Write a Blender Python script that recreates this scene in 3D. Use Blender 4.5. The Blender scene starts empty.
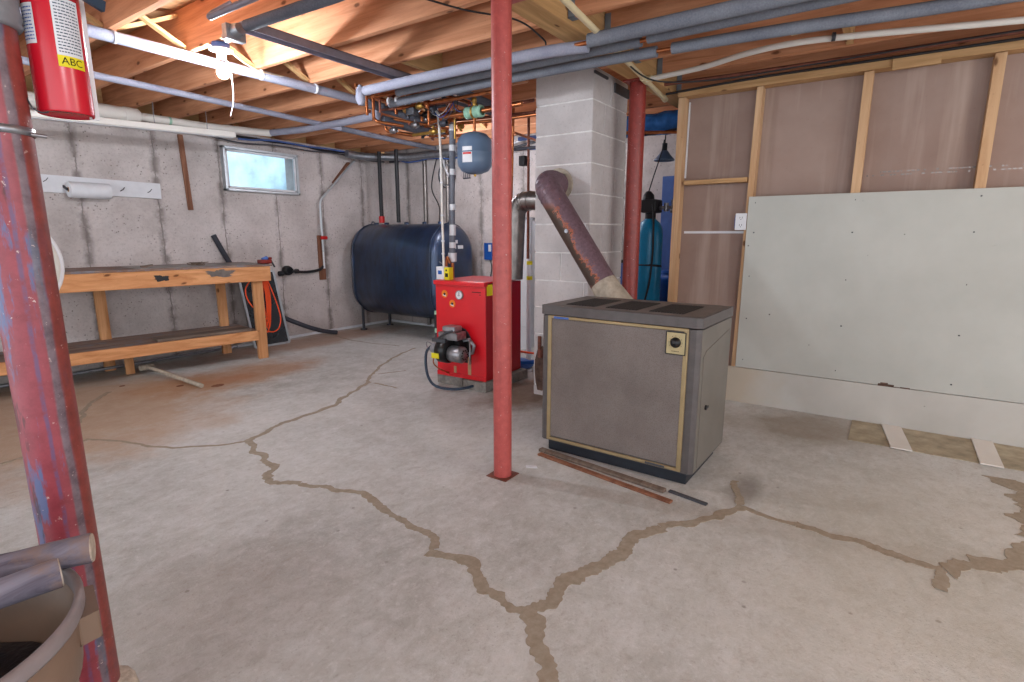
import bpy, math, random
from mathutils import Vector, Matrix, noise
random.seed(7)
S = bpy.context.scene
COL = S.collection
# ---------------------------------------------------------------- camera
cam_d = bpy.data.cameras.new('camera'); cam = bpy.data.objects.new('camera', cam_d); COL.objects.link(cam)
cam_d.sensor_width = 36; cam_d.lens = 540.76 / 1024 * 36; cam_d.clip_start = 0.02
yaw, pitch, roll = math.radians(34.677), math.radians(11.05), math.radians(0.03)
f = Vector((math.cos(pitch)*math.cos(yaw), math.cos(pitch)*math.sin(yaw), -math.sin(pitch)))
r = f.cross(Vector((0, 0, 1))).normalized(); u = r.cross(f)
r2 = r*math.cos(roll) + u*math.sin(roll); u2 = -r*math.sin(roll) + u*math.cos(roll)
m = Matrix((r2, u2, -f)).transposed().to_4x4(); m.translation = Vector((0, 0, 1.2))
cam.matrix_world = m
S.camera = cam
# ---------------------------------------------------------------- world, lights, exposure
w = bpy.data.worlds.new('world'); S.world = w; w.use_nodes = True
bg = w.node_tree.nodes['Background']; bg.inputs[0].default_value = (0.86, 0.93, 1.0, 1); bg.inputs[1].default_value = 1.9
vs = S.view_settings
vs.view_transform = 'Standard'; vs.look = 'None'; vs.gamma = 1; vs.use_curve_mapping = False; vs.exposure = 0.5
BULB_STRENGTH = 950
def lamp(name, loc, power, col, rad):
    l = bpy.data.lights.new(name, 'POINT'); l.energy = power; l.color = col; l.shadow_soft_size = rad
    o = bpy.data.objects.new(name, l); COL.objects.link(o); o.location = loc
lamp('added_room_fill', (0.1, -1.1, 2.05), 42, (0.97, 0.96, 1.0), 0.25)  # added fill lamp behind the camera, no visible fixture
sun_d = bpy.data.lights.new('sun', 'SUN'); sun_d.energy = 6; sun_d.angle = 0.02; sun_d.color = (0.85, 0.94, 1.0)
sun = bpy.data.objects.new('sun', sun_d); COL.objects.link(sun); sun.rotation_euler = (math.radians(20), 0, 0)
lamp('added_room_fill', (2.3, -1.9, 2.05), 36, (1.0, 0.94, 0.82), 0.25)  # second added fill lamp, warm, out of view to the right
lamp('added_corner_fill', (4.75, 2.7, 2.0), 9, (0.90, 0.94, 1.0), 0.10)  # added fill brightening the alcove and back wall, not an actual fixture
lamp('added_corner_fill', (4.15, 3.7, 2.05), 24, (0.86, 0.90, 1.0), 0.15)  # added fill lifting the dark corner round tank and boiler

# ---------------------------------------------------------------- materials
def rgb(h):
    h = h.lstrip('#'); o = []
    for i in (0, 2, 4):
        c = int(h[i:i+2], 16)/255
        o.append(c/12.92 if c <= 0.04045 else ((c+0.055)/1.055)**2.4)
    return (*o, 1)
class N:
    """tiny node-tree helper"""
    def __init__(s, name, rough=0.6, metal=0.0, spec=0.4):
        s.m = bpy.data.materials.new(name); s.m.use_nodes = True; s.t = s.m.node_tree
        s.b = s.t.nodes['Principled BSDF']; s.b.inputs['Roughness'].default_value = rough
        s.b.inputs['Metallic'].default_value = metal; s.b.inputs['Specular IOR Level'].default_value = spec
        s.tc = s.t.nodes.new('ShaderNodeTexCoord'); s.geo = s.t.nodes.new('ShaderNodeNewGeometry')
    def n(s, k, **kw):
        x = s.t.nodes.new(k)
        for a, b in kw.items(): setattr(x, a, b)
        return x
    def l(s, a, b): s.t.links.new(a, b)
    def pos(s, world=False, scale=(1, 1, 1), loc=(0, 0, 0)):
        mp = s.n('ShaderNodeMapping'); mp.inputs['Scale'].default_value = scale; mp.inputs['Location'].default_value = loc
        s.l(s.geo.outputs['Position'] if world else s.tc.outputs['Object'], mp.inputs[0]); return mp.outputs[0]
    def noise(s, vec, scale, detail=4, rough=0.6, dist=0):
        x = s.n('ShaderNodeTexNoise'); x.inputs['Scale'].default_value = scale; x.inputs['Detail'].default_value = detail
        x.inputs['Roughness'].default_value = rough; x.inputs['Distortion'].default_value = dist
        s.l(vec, x.inputs['Vector']); return x.outputs['Fac']
    def vor(s, vec, scale, feature='F1'):
        x = s.n('ShaderNodeTexVoronoi', feature=feature); x.inputs['Scale'].default_value = scale
        s.l(vec, x.inputs['Vector']); return x.outputs['Distance']
    def ramp(s, fac, stops, interp='LINEAR'):
        x = s.n('ShaderNodeValToRGB'); e = x.color_ramp; e.interpolation = interp
        while len(e.elements) < len(stops): e.elements.new(0.5)
        for el, (p, c) in zip(e.elements, stops):
            el.position = p; el.color = c if len(c) == 4 else (*c, 1)
        s.l(fac, x.inputs[0]); return x.outputs[0]
    def mask(s, fac, a, b):
        x = s.n('ShaderNodeMapRange'); x.inputs[1].default_value = a; x.inputs[2].default_value = b
        s.l(fac, x.inputs[0]); return x.outputs[0]
    def mix(s, fac, a, b, blend='MIX'):
        x = s.n('ShaderNodeMix', data_type='RGBA', blend_type=blend)
        for v, i in ((fac, 0), (a, 6), (b, 7)):
            if isinstance(v, (int, float)): x.inputs[i].default_value = v
            elif isinstance(v, tuple): x.inputs[i].default_value = v
            else: s.l(v, x.inputs[i])
        return x.outputs[2]
    def math(s, op, a, b=None, c=None):
        x = s.n('ShaderNodeMath', operation=op)
        for i, v in enumerate((a, b, c)):
            if v is None: continue
            if isinstance(v, (int, float)): x.inputs[i].default_value = v
            else: s.l(v, x.inputs[i])
        return x.outputs[0]
    def xyz(s, vec):
        x = s.n('ShaderNodeSeparateXYZ'); s.l(vec, x.inputs[0]); return x.outputs
    def col(s, c): 
        if isinstance(c, tuple): s.b.inputs['Base Color'].default_value = c
        else: s.l(c, s.b.inputs['Base Color'])
    def bump(s, h, strength=0.3, dist=0.01):
        x = s.n('ShaderNodeBump'); x.inputs['Strength'].default_value = strength; x.inputs['Distance'].default_value = dist
        s.l(h, x.inputs['Height']); s.l(x.outputs[0], s.b.inputs['Normal'])
BW = lambda v: (v, v, v, 1)
def plain(name, hexc, rough=0.5, metal=0.0, var=0.18, scale=14, bump=0.0, spec=0.4):
    M = N(name, rough, metal, spec); v = M.pos()
    nz = M.noise(v, scale, 5)
    c = rgb(hexc); d = tuple(x*(1-var) for x in c[:3]) + (1,); e = tuple(min(1, x*(1+var)) for x in c[:3]) + (1,)
    M.col(M.ramp(nz, [(0.3, d), (0.7, e)]))
    if bump: M.bump(M.noise(v, scale*6, 3), bump, 0.004)
    return M.m
def wood(name, light, dark, axis=1, rough=0.75, knots=True, dirt=None):
    M = N(name, rough, 0, 0.25); sc = [22, 22, 22]; sc[axis] = 1.3
    v = M.pos(True, tuple(sc))
    g = M.noise(v, 1.0, 6, 0.65, 0.6)
    c = M.ramp(g, [(0.33, rgb(dark)), (0.62, rgb(light))])
    big = M.noise(M.pos(True), 1.6, 2)
    c = M.mix(M.mask(big, 0.35, 0.7), c, M.mix(0.45, c, rgb(dark)))
    if knots:
        P = M.xyz(M.pos(True)); o1, o2 = [q for q in (0, 1, 2) if q != axis]
        cb = M.n('ShaderNodeCombineXYZ'); M.l(M.math('MULTIPLY', P[axis], 2.6), cb.inputs[0])
        M.l(M.math('ADD', M.math('MULTIPLY', P[o1], 7.3), M.math('MULTIPLY', P[o2], 6.1)), cb.inputs[1])
        k = M.n('ShaderNodeTexVoronoi', voronoi_dimensions='2D'); k.inputs['Scale'].default_value = 1.0; M.l(cb.outputs[0], k.inputs['Vector'])
        kd = M.math('ADD', k.outputs['Distance'], M.math('MULTIPLY', M.mask(M.xyz(k.outputs['Color'])[0], 0.42, 0.40), 1.0))
        kd = M.math('ADD', kd, M.math('MULTIPLY', M.math('SUBTRACT', M.noise(M.pos(True), 25, 2), 0.5), 0.05))
        ringy = M.math('MULTIPLY', M.mask(kd, 0.20, 0.07), 0.35); c = M.mix(ringy, c, rgb(dark))
        c = M.mix(M.math('MULTIPLY', M.mask(kd, 0.075, 0.035), 0.85), c, rgb('#5a331c'))
        # plane marks across the board and fine dark flecks
        fl = M.mask(M.noise(M.pos(True), 45, 3, 0.7), 0.68, 0.73); c = M.mix(M.math('MULTIPLY', fl, 0.4), c, rgb('#6b4226'))
    if dirt:
        c = M.mix(M.math('MULTIPLY', M.mask(M.noise(M.pos(True), 7, 6, 0.7), 0.5, 0.62), 0.7), c, rgb(dirt))
    M.col(c); M.bump(g, 0.25, 0.003); return M.m

MT = {}
MT['joist'] = wood('joist_pine', '#dca07a', '#b07350', 1)
MT['joistx'] = wood('beam_pine', '#d2a878', '#b08a5a', 0)
MT['stud'] = wood('stud_pine', '#d4b08c', '#b58c66', 2)
MT['studh'] = wood('plate_pine', '#cfa67a', '#a98258', 1)
MT['ply'] = wood('plywood_ceiling', '#bb9068', '#94704e', 0, knots=False)
MT['bench'] = wood('bench_pine', '#dca272', '#b87a4c', 0)
MT['benchleg'] = wood('bench_leg_pine', '#d8a274', '#b0784c', 2)
MT['benchtop'] = wood('bench_top_board', '#9a8478', '#6b5246', 0, knots=False, dirt='#7a7d86')
MT['slat'] = wood('old_slat', '#857569', '#5c4d43', 0, knots=False)
MT['rodwood'] = wood('brown_wood', '#94664f', '#6b4433', 2, knots=False)
MT['log'] = wood('grey_wood', '#8b8794', '#4d4652', 0, rough=0.85, knots=False, dirt='#8a7266')
MT['logend'] = plain('pale_end_grain', '#b3a596', 0.9, var=0.3, scale=60)
# concrete wall with form seams
def concrete_wall(name, axis, off, seamcol):
    M = N(name, 0.9, 0, 0.2); v = M.pos(True); X = M.xyz(v)
    a = M.noise(v, 2.2, 6, 0.65); b = M.noise(v, 38, 4, 0.7)
    c = M.ramp(a, [(0.3, rgb('#aea4a0')), (0.55, rgb('#c8bebb')), (0.8, rgb('#d5ccca'))])
    c = M.mix(M.math('MULTIPLY', M.mask(b, 0.5, 0.75), 0.35), c, rgb('#857a74'))
    pits = M.mask(M.vor(v, 30), 0.22, 0.10); pm = M.mask(M.noise(v, 5, 2), 0.45, 0.6)
    c = M.mix(M.math('MULTIPLY', M.math('MULTIPLY', pits, pm), 0.75), c, rgb('#5e544e'))
    wob = M.math('MULTIPLY', M.math('SUBTRACT', M.noise(v, 3.0, 5, 0.75), 0.5), 0.07)
    s = M.math('ADD', M.math('ADD', X[axis], wob), off)
    d = M.math('ABSOLUTE', M.math('SUBTRACT', M.math('MODULO', M.math('ADD', s, 12.2), 0.61), 0.305))
    wn = M.noise(v, 4.5, 4, 0.7)
    thin = M.mask(d, 0.008, 0.003)
    wide = M.math('MULTIPLY', M.mask(d, 0.055, 0.006), M.mask(wn, 0.42, 0.56))
    tie = M.math('MULTIPLY', M.mask(d, 0.05, 0.012), M.mask(M.math('ABSOLUTE', M.math('SUBTRACT', M.math('MODULO', M.math('ADD', X[2], 0.10), 0.72), 0.36)), 0.06, 0.02))
    seam = M.math('MAXIMUM', M.math('MULTIPLY', thin, 0.7), M.math('MAXIMUM', M.math('MULTIPLY', wide, 0.75), M.math('MULTIPLY', tie, 0.7)))
    c = M.mix(seam, c, rgb(seamcol))
    low = M.math('MULTIPLY', M.mask(M.math('ADD', X[2], M.math('MULTIPLY', wn, 0.3)), 0.42, 0.12), 0.35)
    c = M.mix(low, c, rgb('#8d7b6e'))
    M.col(c); M.bump(M.math('SUBTRACT', b, M.math('MULTIPLY', M.math('ADD', pits, thin), 1.0)), 0.5, 0.008); return M.m
MT['wallA'] = concrete_wall('poured_concrete_left', 0, 0.305, '#6a605b')
MT['wallB'] = concrete_wall('poured_concrete_back', 1, 0.455, '#75706c')
# floor
def floor_mat():
    M = N('concrete_floor', 0.55, 0, 0.35); v = M.pos(True); X = M.xyz(v)
    a = M.noise(v, 0.9, 7, 0.62, 0.4); b = M.noise(v, 6, 9, 0.75); fine = M.noise(v, 90, 3, 0.7)
    c = M.ramp(a, [(0.3, rgb('#a3a19c')), (0.5, rgb('#b9b8b4')), (0.72, rgb('#cccbc8'))])
    c = M.mix(M.math('MULTIPLY', M.mask(b, 0.45, 0.65), 0.45), c, rgb('#d2d1d1'))
    st = M.noise(M.pos(True, (9, 13, 1)), 1.6, 8, 0.78, 0.6); c = M.mix(M.math('MULTIPLY', M.mask(st, 0.50, 0.66), 0.35), c, rgb('#dad9da')); c = M.mix(M.math('MULTIPLY', M.mask(st, 0.48, 0.34), 0.35), c, rgb('#948a82'))
    c = M.mix(M.math('MULTIPLY', M.mask(b, 0.42, 0.30), 0.3), c, rgb('#968d86'))
    sp = M.math('MULTIPLY', M.mask(fine, 0.60, 0.72), M.mask(M.noise(v, 1.7, 3), 0.45, 0.65))
    c = M.mix(M.math('MULTIPLY', sp, 0.75), c, rgb('#6f655c')); f2 = M.noise(v, 34, 5, 0.8); c = M.mix(M.math('MULTIPLY', M.mask(f2, 0.56, 0.68), 0.40), c, rgb('#8a8078')); c = M.mix(M.math('MULTIPLY', M.mask(f2, 0.44, 0.34), 0.35), c, rgb('#e2e1e2'))
    dots = M.math('MULTIPLY', M.mask(M.vor(v, 9), 0.09, 0.05), M.mask(M.noise(v, 3, 2), 0.5, 0.6))
    c = M.mix(M.math('MULTIPLY', dots, 0.6), c, rgb('#5c5048'))
    # warm dusty zone by the left, rust patch by the bench
    def blob(cx, cy, rx, ry, lo, hi, nn):
        dx = M.math('DIVIDE', M.math('SUBTRACT', X[0], cx), rx); dy = M.math('DIVIDE', M.math('SUBTRACT', X[1], cy), ry)
        d = M.math('SQRT', M.math('ADD', M.math('MULTIPLY', dx, dx), M.math('MULTIPLY', dy, dy)))
        return M.mask(M.math('ADD', d, M.math('MULTIPLY', M.math('SUBTRACT', nn, 0.5), 1.3)), hi, lo)
    n1 = M.noise(v, 2.4, 5, 0.65)
    c = M.mix(M.math('MULTIPLY', blob(1.0, 4.6, 1.25, 1.35, 0.65, 1.1, n1), 0.75), c, rgb('#ab8a6c'))
    c = M.mix(M.math('MULTIPLY', blob(2.35, 4.55, 0.95, 0.42, 0.5, 1.05, n1), 0.7), c, rgb('#a67a56'))
    c = M.mix(M.math('MULTIPLY', blob(3.6, 5.4, 1.6, 0.38, 0.6, 1.1, n1), 0.75), c, rgb('#a27e66'))
    c = M.mix(M.math('MULTIPLY', blob(2.3, 4.5, 0.35, 0.16, 0.5, 1.0, n1), 0.4), c, rgb('#a8642f'))
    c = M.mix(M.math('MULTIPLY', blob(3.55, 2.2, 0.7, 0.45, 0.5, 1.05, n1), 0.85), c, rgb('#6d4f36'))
    c = M.mix(M.math('MULTIPLY', blob(3.75, 0.35, 0.42, 0.55, 0.4, 1.1, n1), 0.7), c, rgb('#8d7f6e'))
    c = M.mix(M.math('MULTIPLY', blob(2.62, 0.45, 0.25, 0.1, 0.4, 1.0, n1), 0.6), c, rgb('#6f6661'))
    c = M.mix(M.math('MULTIPLY', blob(0.75, 1.75, 0.5, 0.4, 0.3, 1.1, n1), 0.35), c, rgb('#8b7a6c'))
    c = M.mix(M.math('MULTIPLY', blob(2.2, -0.2, 1.3, 0.7, 0.3, 1.1, n1), 0.35), c, rgb('#b3ab98'))
    M.col(c)
    rr = M.ramp(b, [(0.3, BW(0.72)), (0.7, BW(0.42))]); M.l(rr, M.b.inputs['Roughness'])
    M.bump(M.math('ADD', b, M.math('MULTIPLY', fine, 0.5)), 0.5, 0.008); return M.m
MT['floor'] = floor_mat()
def crack_mat():
    M = N('crack_filler', 0.85, 0, 0.2); v = M.pos(True); a = M.noise(v, 30, 5, 0.7)
    M.col(M.ramp(a, [(0.3, rgb('#8d806f')), (0.7, rgb('#a59a8b'))])); M.bump(a, 0.4, 0.003); return M.m
MT['crack'] = crack_mat()
# painted worn post
def post_mat(name, base, dark, worn, wornc='#5d6f8e'):
    M = N(name, 0.42, 0, 0.5); v = M.pos(False, (16, 16, 3.0)); v2 = M.pos(False)
    a = M.noise(v, 1.0, 6, 0.7); b = M.noise(v2, 24, 5, 0.7)
    c = M.ramp(b, [(0.3, rgb(dark)), (0.7, rgb(base))])
    if worn:
        c = M.mix(M.math('MULTIPLY', M.mask(a, 0.54 if worn > 0.5 else 0.55, 0.60 if worn > 0.5 else 0.62), worn), c, rgb(wornc))
        c = M.mix(M.math('MULTIPLY', M.mask(M.noise(v, 1.7, 4, 0.7), 0.60, 0.66), worn*0.8), c, rgb('#3a2626'))
    if worn > 0.5:
        Q = M.xyz(v2); lat = M.math('ADD', M.math('MULTIPLY', Q[0], 0.973), M.math('MULTIPLY', Q[1], -0.231))
        lat = M.math('ADD', lat, M.math('MULTIPLY', M.math('SUBTRACT', M.noise(M.pos(False, (9, 9, 2.2)), 1.0, 6, 0.7), 0.5), 0.02))
        grey = M.math('MULTIPLY', M.mask(lat, 0.014, 0.018), M.mask(lat, 0.034, 0.029))
        c = M.mix(M.math('MULTIPLY', grey, 0.8), c, M.ramp(b, [(0.35, rgb('#4a4a52')), (0.7, rgb('#7c7a82'))]))
        rust_ = M.mask(lat, 0.029, 0.034)
        c = M.mix(M.math('MULTIPLY', rust_, 0.9), c, M.ramp(b, [(0.35, rgb('#70342c')), (0.7, rgb('#94443a'))]))
        streak = M.math('MULTIPLY', M.mask(lat, -0.009, -0.006), M.mask(lat, 0.001, -0.002))
        c = M.mix(M.math('MULTIPLY', M.math('MULTIPLY', streak, M.mask(b, 0.35, 0.55)), 0.6), c, rgb('#43507a'))
    c = M.mix(M.math('MULTIPLY', M.mask(M.noise(v2, 70, 3, 0.7), 0.66, 0.72), 0.8), c, rgb('#c9b3ac'))
    M.col(c); M.bump(b, 0.15, 0.003); return M.m
MT['post1'] = post_mat('worn_red_paint', '#99404a', '#7c2e38', 0.85, '#4c6690')
MT['post2'] = post_mat('red_paint', '#b8544e', '#a04440', 0.2, '#6b2a2a')
MT['post3'] = post_mat('dark_red_paint', '#93352c', '#7a2822', 0.2, '#5b2020')
def block_mat():
    M = N('whitewashed_block', 0.9, 0, 0.2); v = M.pos(True); a = M.noise(v, 3.2, 5, 0.6); b = M.noise(v, 60, 4, 0.75)
    c = M.ramp(a, [(0.3, rgb('#b0a8a7')), (0.7, rgb('#cac3c2'))])
    c = M.mix(M.math('MULTIPLY', M.mask(b, 0.55, 0.72), 0.5), c, rgb('#958d8b'))
    M.col(c); M.bump(b, 0.5, 0.005); return M.m
MT['block'] = block_mat()
MT['mortar'] = plain('white_mortar', '#dad6d4', 0.95, var=0.12, scale=30)
def drywall_mat(name, base, dark, text=False):
    M = N(name, 0.8, 0, 0.2); v = M.pos(True); a = M.noise(v, 1.5, 5, 0.6); X = M.xyz(v)
    c = M.ramp(a, [(0.3, rgb(dark)), (0.7, rgb(base))])
    st = M.noise(M.pos(True, (1, 5, 0.35)), 1.6, 4, 0.6)
    c = M.mix(M.math('MULTIPLY', M.mask(st, 0.52, 0.68), 0.35), c, rgb('#c5b2a6'))
    sc = M.mask(M.noise(M.pos(True, (1, 3, 9)), 6, 4, 0.75), 0.66, 0.7)
    c = M.mix(M.math('MULTIPLY', sc, 0.25), c, rgb('#6f5a4f'))
    M.col(c); return M.m
MT['paperback'] = drywall_mat('drywall_brown_paper', '#a08a80', '#8b7369')
def panel_mat():
    M = N('white_board', 0.55, 0, 0.35); v = M.pos(True); a = M.noise(v, 1.8, 5, 0.6)
    c = M.ramp(a, [(0.3, rgb('#acaca6')), (0.7, rgb('#bbbbb5'))])
    s = M.mask(M.noise(M.pos(True, (1, 2, 7)), 5, 5, 0.8), 0.68, 0.72)
    c = M.mix(M.math('MULTIPLY', s, 0.5), c, rgb('#969691'))
    d = M.mask(M.vor(v, 7), 0.045, 0.025)
    c = M.mix(M.math('MULTIPLY', d, M.mask(M.noise(v, 3, 2), 0.45, 0.55)), c, rgb('#55524c'))
    M.col(c); return M.m
MT['panel'] = panel_mat()
def base_mat():
    M = N('pale_board', 0.6, 0, 0.3); v = M.pos(True); X = M.xyz(v); a = M.noise(v, 2.2, 5, 0.6)
    c = M.ramp(a, [(0.3, rgb('#aeaaa4')), (0.7, rgb('#bcb9b3'))])
    d = M.mask(M.vor(v, 9), 0.05, 0.03)
    c = M.mix(M.math('MULTIPLY', d, M.mask(M.noise(v, 4, 2), 0.45, 0.55)), c, rgb('#5a4f45'))
    wv = M.mask(M.math('ADD', X[1], M.math('MULTIPLY', M.noise(v, 4, 4), 0.35)), 0.7, 0.95)
    c = M.mix(M.math('MULTIPLY', wv, 0.5), c, rgb('#b09a7c'))
    M.col(c); return M.m
MT['base'] = base_mat()
MT['dirt'] = plain('dirty_concrete', '#a39781', 0.95, var=0.35, scale=9, bump=0.4)
def foam(name, c1, c2):
    M = N(name, 0.85, 0, 0.25); v = M.pos(False); a = M.noise(v, 120, 3, 0.8); b = M.noise(v, 5, 3)
    M.col(M.mix(0.5, M.ramp(a, [(0.35, rgb(c1)), (0.7, rgb(c2))]), M.ramp(b, [(0.3, rgb(c1)), (0.7, rgb(c2))])))
    M.bump(a, 0.3, 0.002); return M.m
MT['foam'] = foam('grey_foam', '#5f626e', '#84878f')
MT['foamdark'] = foam('dark_foam', '#4b4d57', '#6a6c76')
MT['foamlight'] = foam('pale_grey_wrap', '#86879a', '#a4a5b2')
MT['bluegrey'] = plain('zinc_grey', '#7c8794', 0.5, 0.2)
MT['strut'] = plain('grey_painted_steel', '#86808c', 0.4, 0.3)
MT['pvc'] = plain('white_pvc', '#d9d3cc', 0.4, var=0.05, scale=5)
MT['pvccream'] = plain('cream_pvc', '#d9c9a4', 0.45, var=0.08, scale=5)
MT['copper'] = plain('copper', '#b06a42', 0.35, 0.85, var=0.35, scale=20)
MT['oldcopper'] = plain('aged_copper', '#7a4a3c', 0.5, 0.5, var=0.35, scale=20)
MT['brass'] = plain('brass', '#b8924c', 0.35, 0.8, var=0.25, scale=25)
MT['galv'] = plain('galvanised', '#9a9ca2', 0.38, 0.75, var=0.2, scale=25)
MT['steel'] = plain('steel', '#8f8d90', 0.35, 0.8, var=0.3, scale=30)
MT['darksteel'] = plain('dark_steel', '#3f4048', 0.5, 0.4, var=0.2)
MT['black'] = plain('black_rubber', '#1f1f22', 0.55, var=0.3)
MT['blackgloss'] = plain('black_plastic', '#18181a', 0.3, var=0.2)
MT['darkgrey'] = plain('dark_grey_plastic', '#45454a', 0.5, var=0.2)
def tank_mat():
    M = N('tank_paint_blue_sheen', 0.3, 0.55, 0.9); v = M.pos(False); a = M.noise(M.pos(False, (1, 4, 1.2)), 3, 5, 0.7)
    c = M.ramp(a, [(0.35, rgb('#16263a')), (0.75, rgb('#20406a'))])  # black tank tinted navy: the window's blue reflection put into the base colour
    c = M.mix(M.math('MULTIPLY', M.mask(M.noise(v, 50, 3, 0.7), 0.68, 0.74), 0.5), c, rgb('#66707c'))
    M.b.inputs['Coat Weight'].default_value = 0.6; M.b.inputs['Coat Roughness'].default_value = 0.28
    M.col(c); M.l(M.ramp(a, [(0.3, BW(0.48)), (0.7, BW(0.34))]), M.b.inputs['Roughness']); return M.m
MT['tank'] = tank_mat()
MT['boiler'] = plain('boiler_red', '#cf1420', 0.32, var=0.06, scale=4, spec=0.5)
MT['boilerdark'] = plain('boiler_side_red', '#a8101c', 0.35, var=0.08, scale=4)
MT['ext'] = plain('extinguisher_red', '#c4152a', 0.25, var=0.06, scale=4, spec=0.6)
MT['white'] = plain('white_label', '#d8d8dc', 0.6, var=0.05)
MT['yellow'] = plain('yellow_label', '#e0cf1c', 0.6, var=0.05)
MT['orangetag'] = plain('orange_label', '#e07a1c', 0.6, var=0.05)
MT['green'] = plain('green_enamel', '#2f7d62', 0.5, var=0.2)
MT['mint'] = plain('mint_green', '#8fb8a0', 0.6, var=0.1)
MT['printink'] = plain('printed_ink', '#3c4a5c', 0.7, var=0.05)
MT['inkblack'] = plain('black_ink', '#1c1c14', 0.7, var=0.05)
MT['blue'] = plain('bright_blue', '#1450a0', 0.5, var=0.1)
MT['exptank'] = plain('slate_blue_enamel', '#5c6f88', 0.3, var=0.06, scale=4)
MT['filtertank'] = plain('blue_fibreglass', '#1780ac', 0.35, var=0.12)
MT['bluecol'] = plain('dull_blue', '#4a68a8', 0.6, var=0.1)
MT['bluewrap'] = plain('blue_plastic_sheet', '#2f6cb4', 0.25, var=0.4, scale=9, bump=0.6)
MT['orange'] = plain('orange_cord', '#e8501c', 0.5, var=0.08)
MT['redtool'] = plain('dark_red_tool', '#7a2018', 0.45, var=0.3)
MT['redvalve'] = plain('red_valve', '#c01c1c', 0.4, var=0.1)
MT['cone'] = plain('cream_insulation', '#a89c8c', 0.85, var=0.25, scale=25, bump=0.4)
def flue_mat():
    M = N('rusty_flue', 0.5, 0.15, 0.4); v = M.pos(False); X = M.xyz(v)
    a = M.noise(v, 9, 6, 0.7); b = M.noise(v, 45, 4, 0.7)
    c = M.ramp(b, [(0.3, rgb('#5f4a50')), (0.7, rgb('#78606a'))])
    e = M.math('ADD', M.math('ADD', X[1], M.math('MULTIPLY', X[2], -0.62)), M.math('MULTIPLY', a, 0.22))
    return M, v, X, a, b, c
M_, v_, X_, a_, b_, c_ = flue_mat()
sd_ = M_.math('ADD', M_.math('ADD', M_.math('MULTIPLY', X_[1], 0.795), M_.math('MULTIPLY', X_[2], -0.607)), 0.036)
sd_ = M_.math('ADD', sd_, M_.math('MULTIPLY', M_.math('SUBTRACT', M_.noise(v_, 13, 7, 0.8), 0.5), 0.22))
zr_ = M_.math('MULTIPLY', M_.mask(X_[2], 0.63, 0.58), M_.mask(X_[2], 0.06, 0.12))
rust = M_.math('MULTIPLY', M_.mask(sd_, -0.012, -0.006), zr_); bare = M_.math('MULTIPLY', M_.mask(sd_, 0.000, 0.006), zr_)
spot = M_.mask(a_, 0.66, 0.69)
c_ = M_.mix(M_.math('MULTIPLY', M_.math('MAXIMUM', rust, spot), 0.9), c_, rgb('#b0603c')); c_ = M_.mix(bare, c_, rgb('#4a3b33'))
M_.col(c_); M_.bump(b_, 0.2, 0.003); MT['flue'] = M_.m
MT['galvflue'] = plain('dull_flue_metal', '#7d7672', 0.35, 0.8, var=0.3, scale=15)
def heater_grille():
    M = N('perforated_grille', 0.6, 0.1, 0.35); v = M.pos(False)
    n1 = M.noise(M.pos(False, (1, 1, 1)), 3, 4, 0.6)
    c = M.ramp(n1, [(0.3, rgb('#6e645f')), (0.7, rgb('#827873'))])
    w1 = M.vor(v, 190); c = M.mix(M.math('MULTIPLY', M.mask(w1, 0.45, 0.2), 0.5), c, rgb('#4c423b'))
    M.col(c); M.bump(w1, 0.35, 0.002); return M.m
MT['grille'] = heater_grille()
MT['heater'] = plain('dusty_charcoal_enamel', '#56504f', 0.45, var=0.15, scale=20)
MT['heatertop'] = plain('dusty_top', '#6b645f', 0.55, var=0.2, scale=14)
MT['heaterside'] = plain('grey_brown_side', '#6c665f', 0.45, var=0.1, scale=6)
MT['heaterbase'] = plain('blue_black_base', '#20242c', 0.5, var=0.25)
MT['gold'] = plain('gold_trim', '#a08c68', 0.45, 0.4, var=0.12)
MT['goldplate'] = plain('gold_plate', '#b3a27a', 0.45, 0.2, var=0.08)
def louvre():
    M = N('louvred_vent', 0.6, 0.2, 0.3); v = M.pos(False); X = M.xyz(v)
    s = M.math('SINE', M.math('MULTIPLY', X[1], 420)); M.col(M.ramp(M.mask(s, -0.4, 0.6), [(0, rgb('#2e2c2c')), (1, rgb('#4c4846'))])); return M.m
MT['louvre'] = louvre()
MT['bin'] = plain('brown_plastic', '#7c6656', 0.45, var=0.12, scale=6)
MT['binrim'] = plain('dusty_brown_rim', '#857a7a', 0.5, var=0.2, scale=12)
MT['darkcontents'] = plain('dark_plastic_bag', '#1f2028', 0.35, var=0.6, scale=7, bump=0.8)
MT['tape'] = plain('grey_cloth_tape', '#77787c', 0.6, var=0.15, scale=20, bump=0.3)
MT['cardboard'] = plain('brown_board', '#b08a68', 0.8, var=0.15)
MT['shade'] = plain('off_white_plastic', '#cfc8bc', 0.5, var=0.12, scale=8)
MT['stone'] = plain('rough_concrete_block', '#807a74', 0.95, var=0.35, scale=22, bump=0.6)
MT['patch'] = plain('broken_plaster', '#5c463c', 0.95, var=0.5, scale=14, bump=0.8)
MT['blueblack'] = plain('dark_blue_hose', '#2a3a4c', 0.4, var=0.15)
MT['alu'] = plain('window_aluminium', '#b8bcc0', 0.4, 0.5, var=0.08)
MT['well'] = plain('window_well', '#c4d8e4', 0.8, var=0.3, scale=4)
MT['outlet'] = plain('outlet_white', '#d8d8dc', 0.4, var=0.03)
def glassm():
    M = N('window_glass', 0.05); M.b.inputs['Transmission Weight'].default_value = 1; M.b.inputs['IOR'].default_value = 1.01
    M.b.inputs['Base Color'].default_value = (0.9, 0.97, 1, 1); return M.m
MT['glass'] = glassm()
def emis(name, c, s):
    M = N(name); M.b.inputs['Emission Color'].default_value = c; M.b.inputs['Emission Strength'].default_value = s; return M.m
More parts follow.
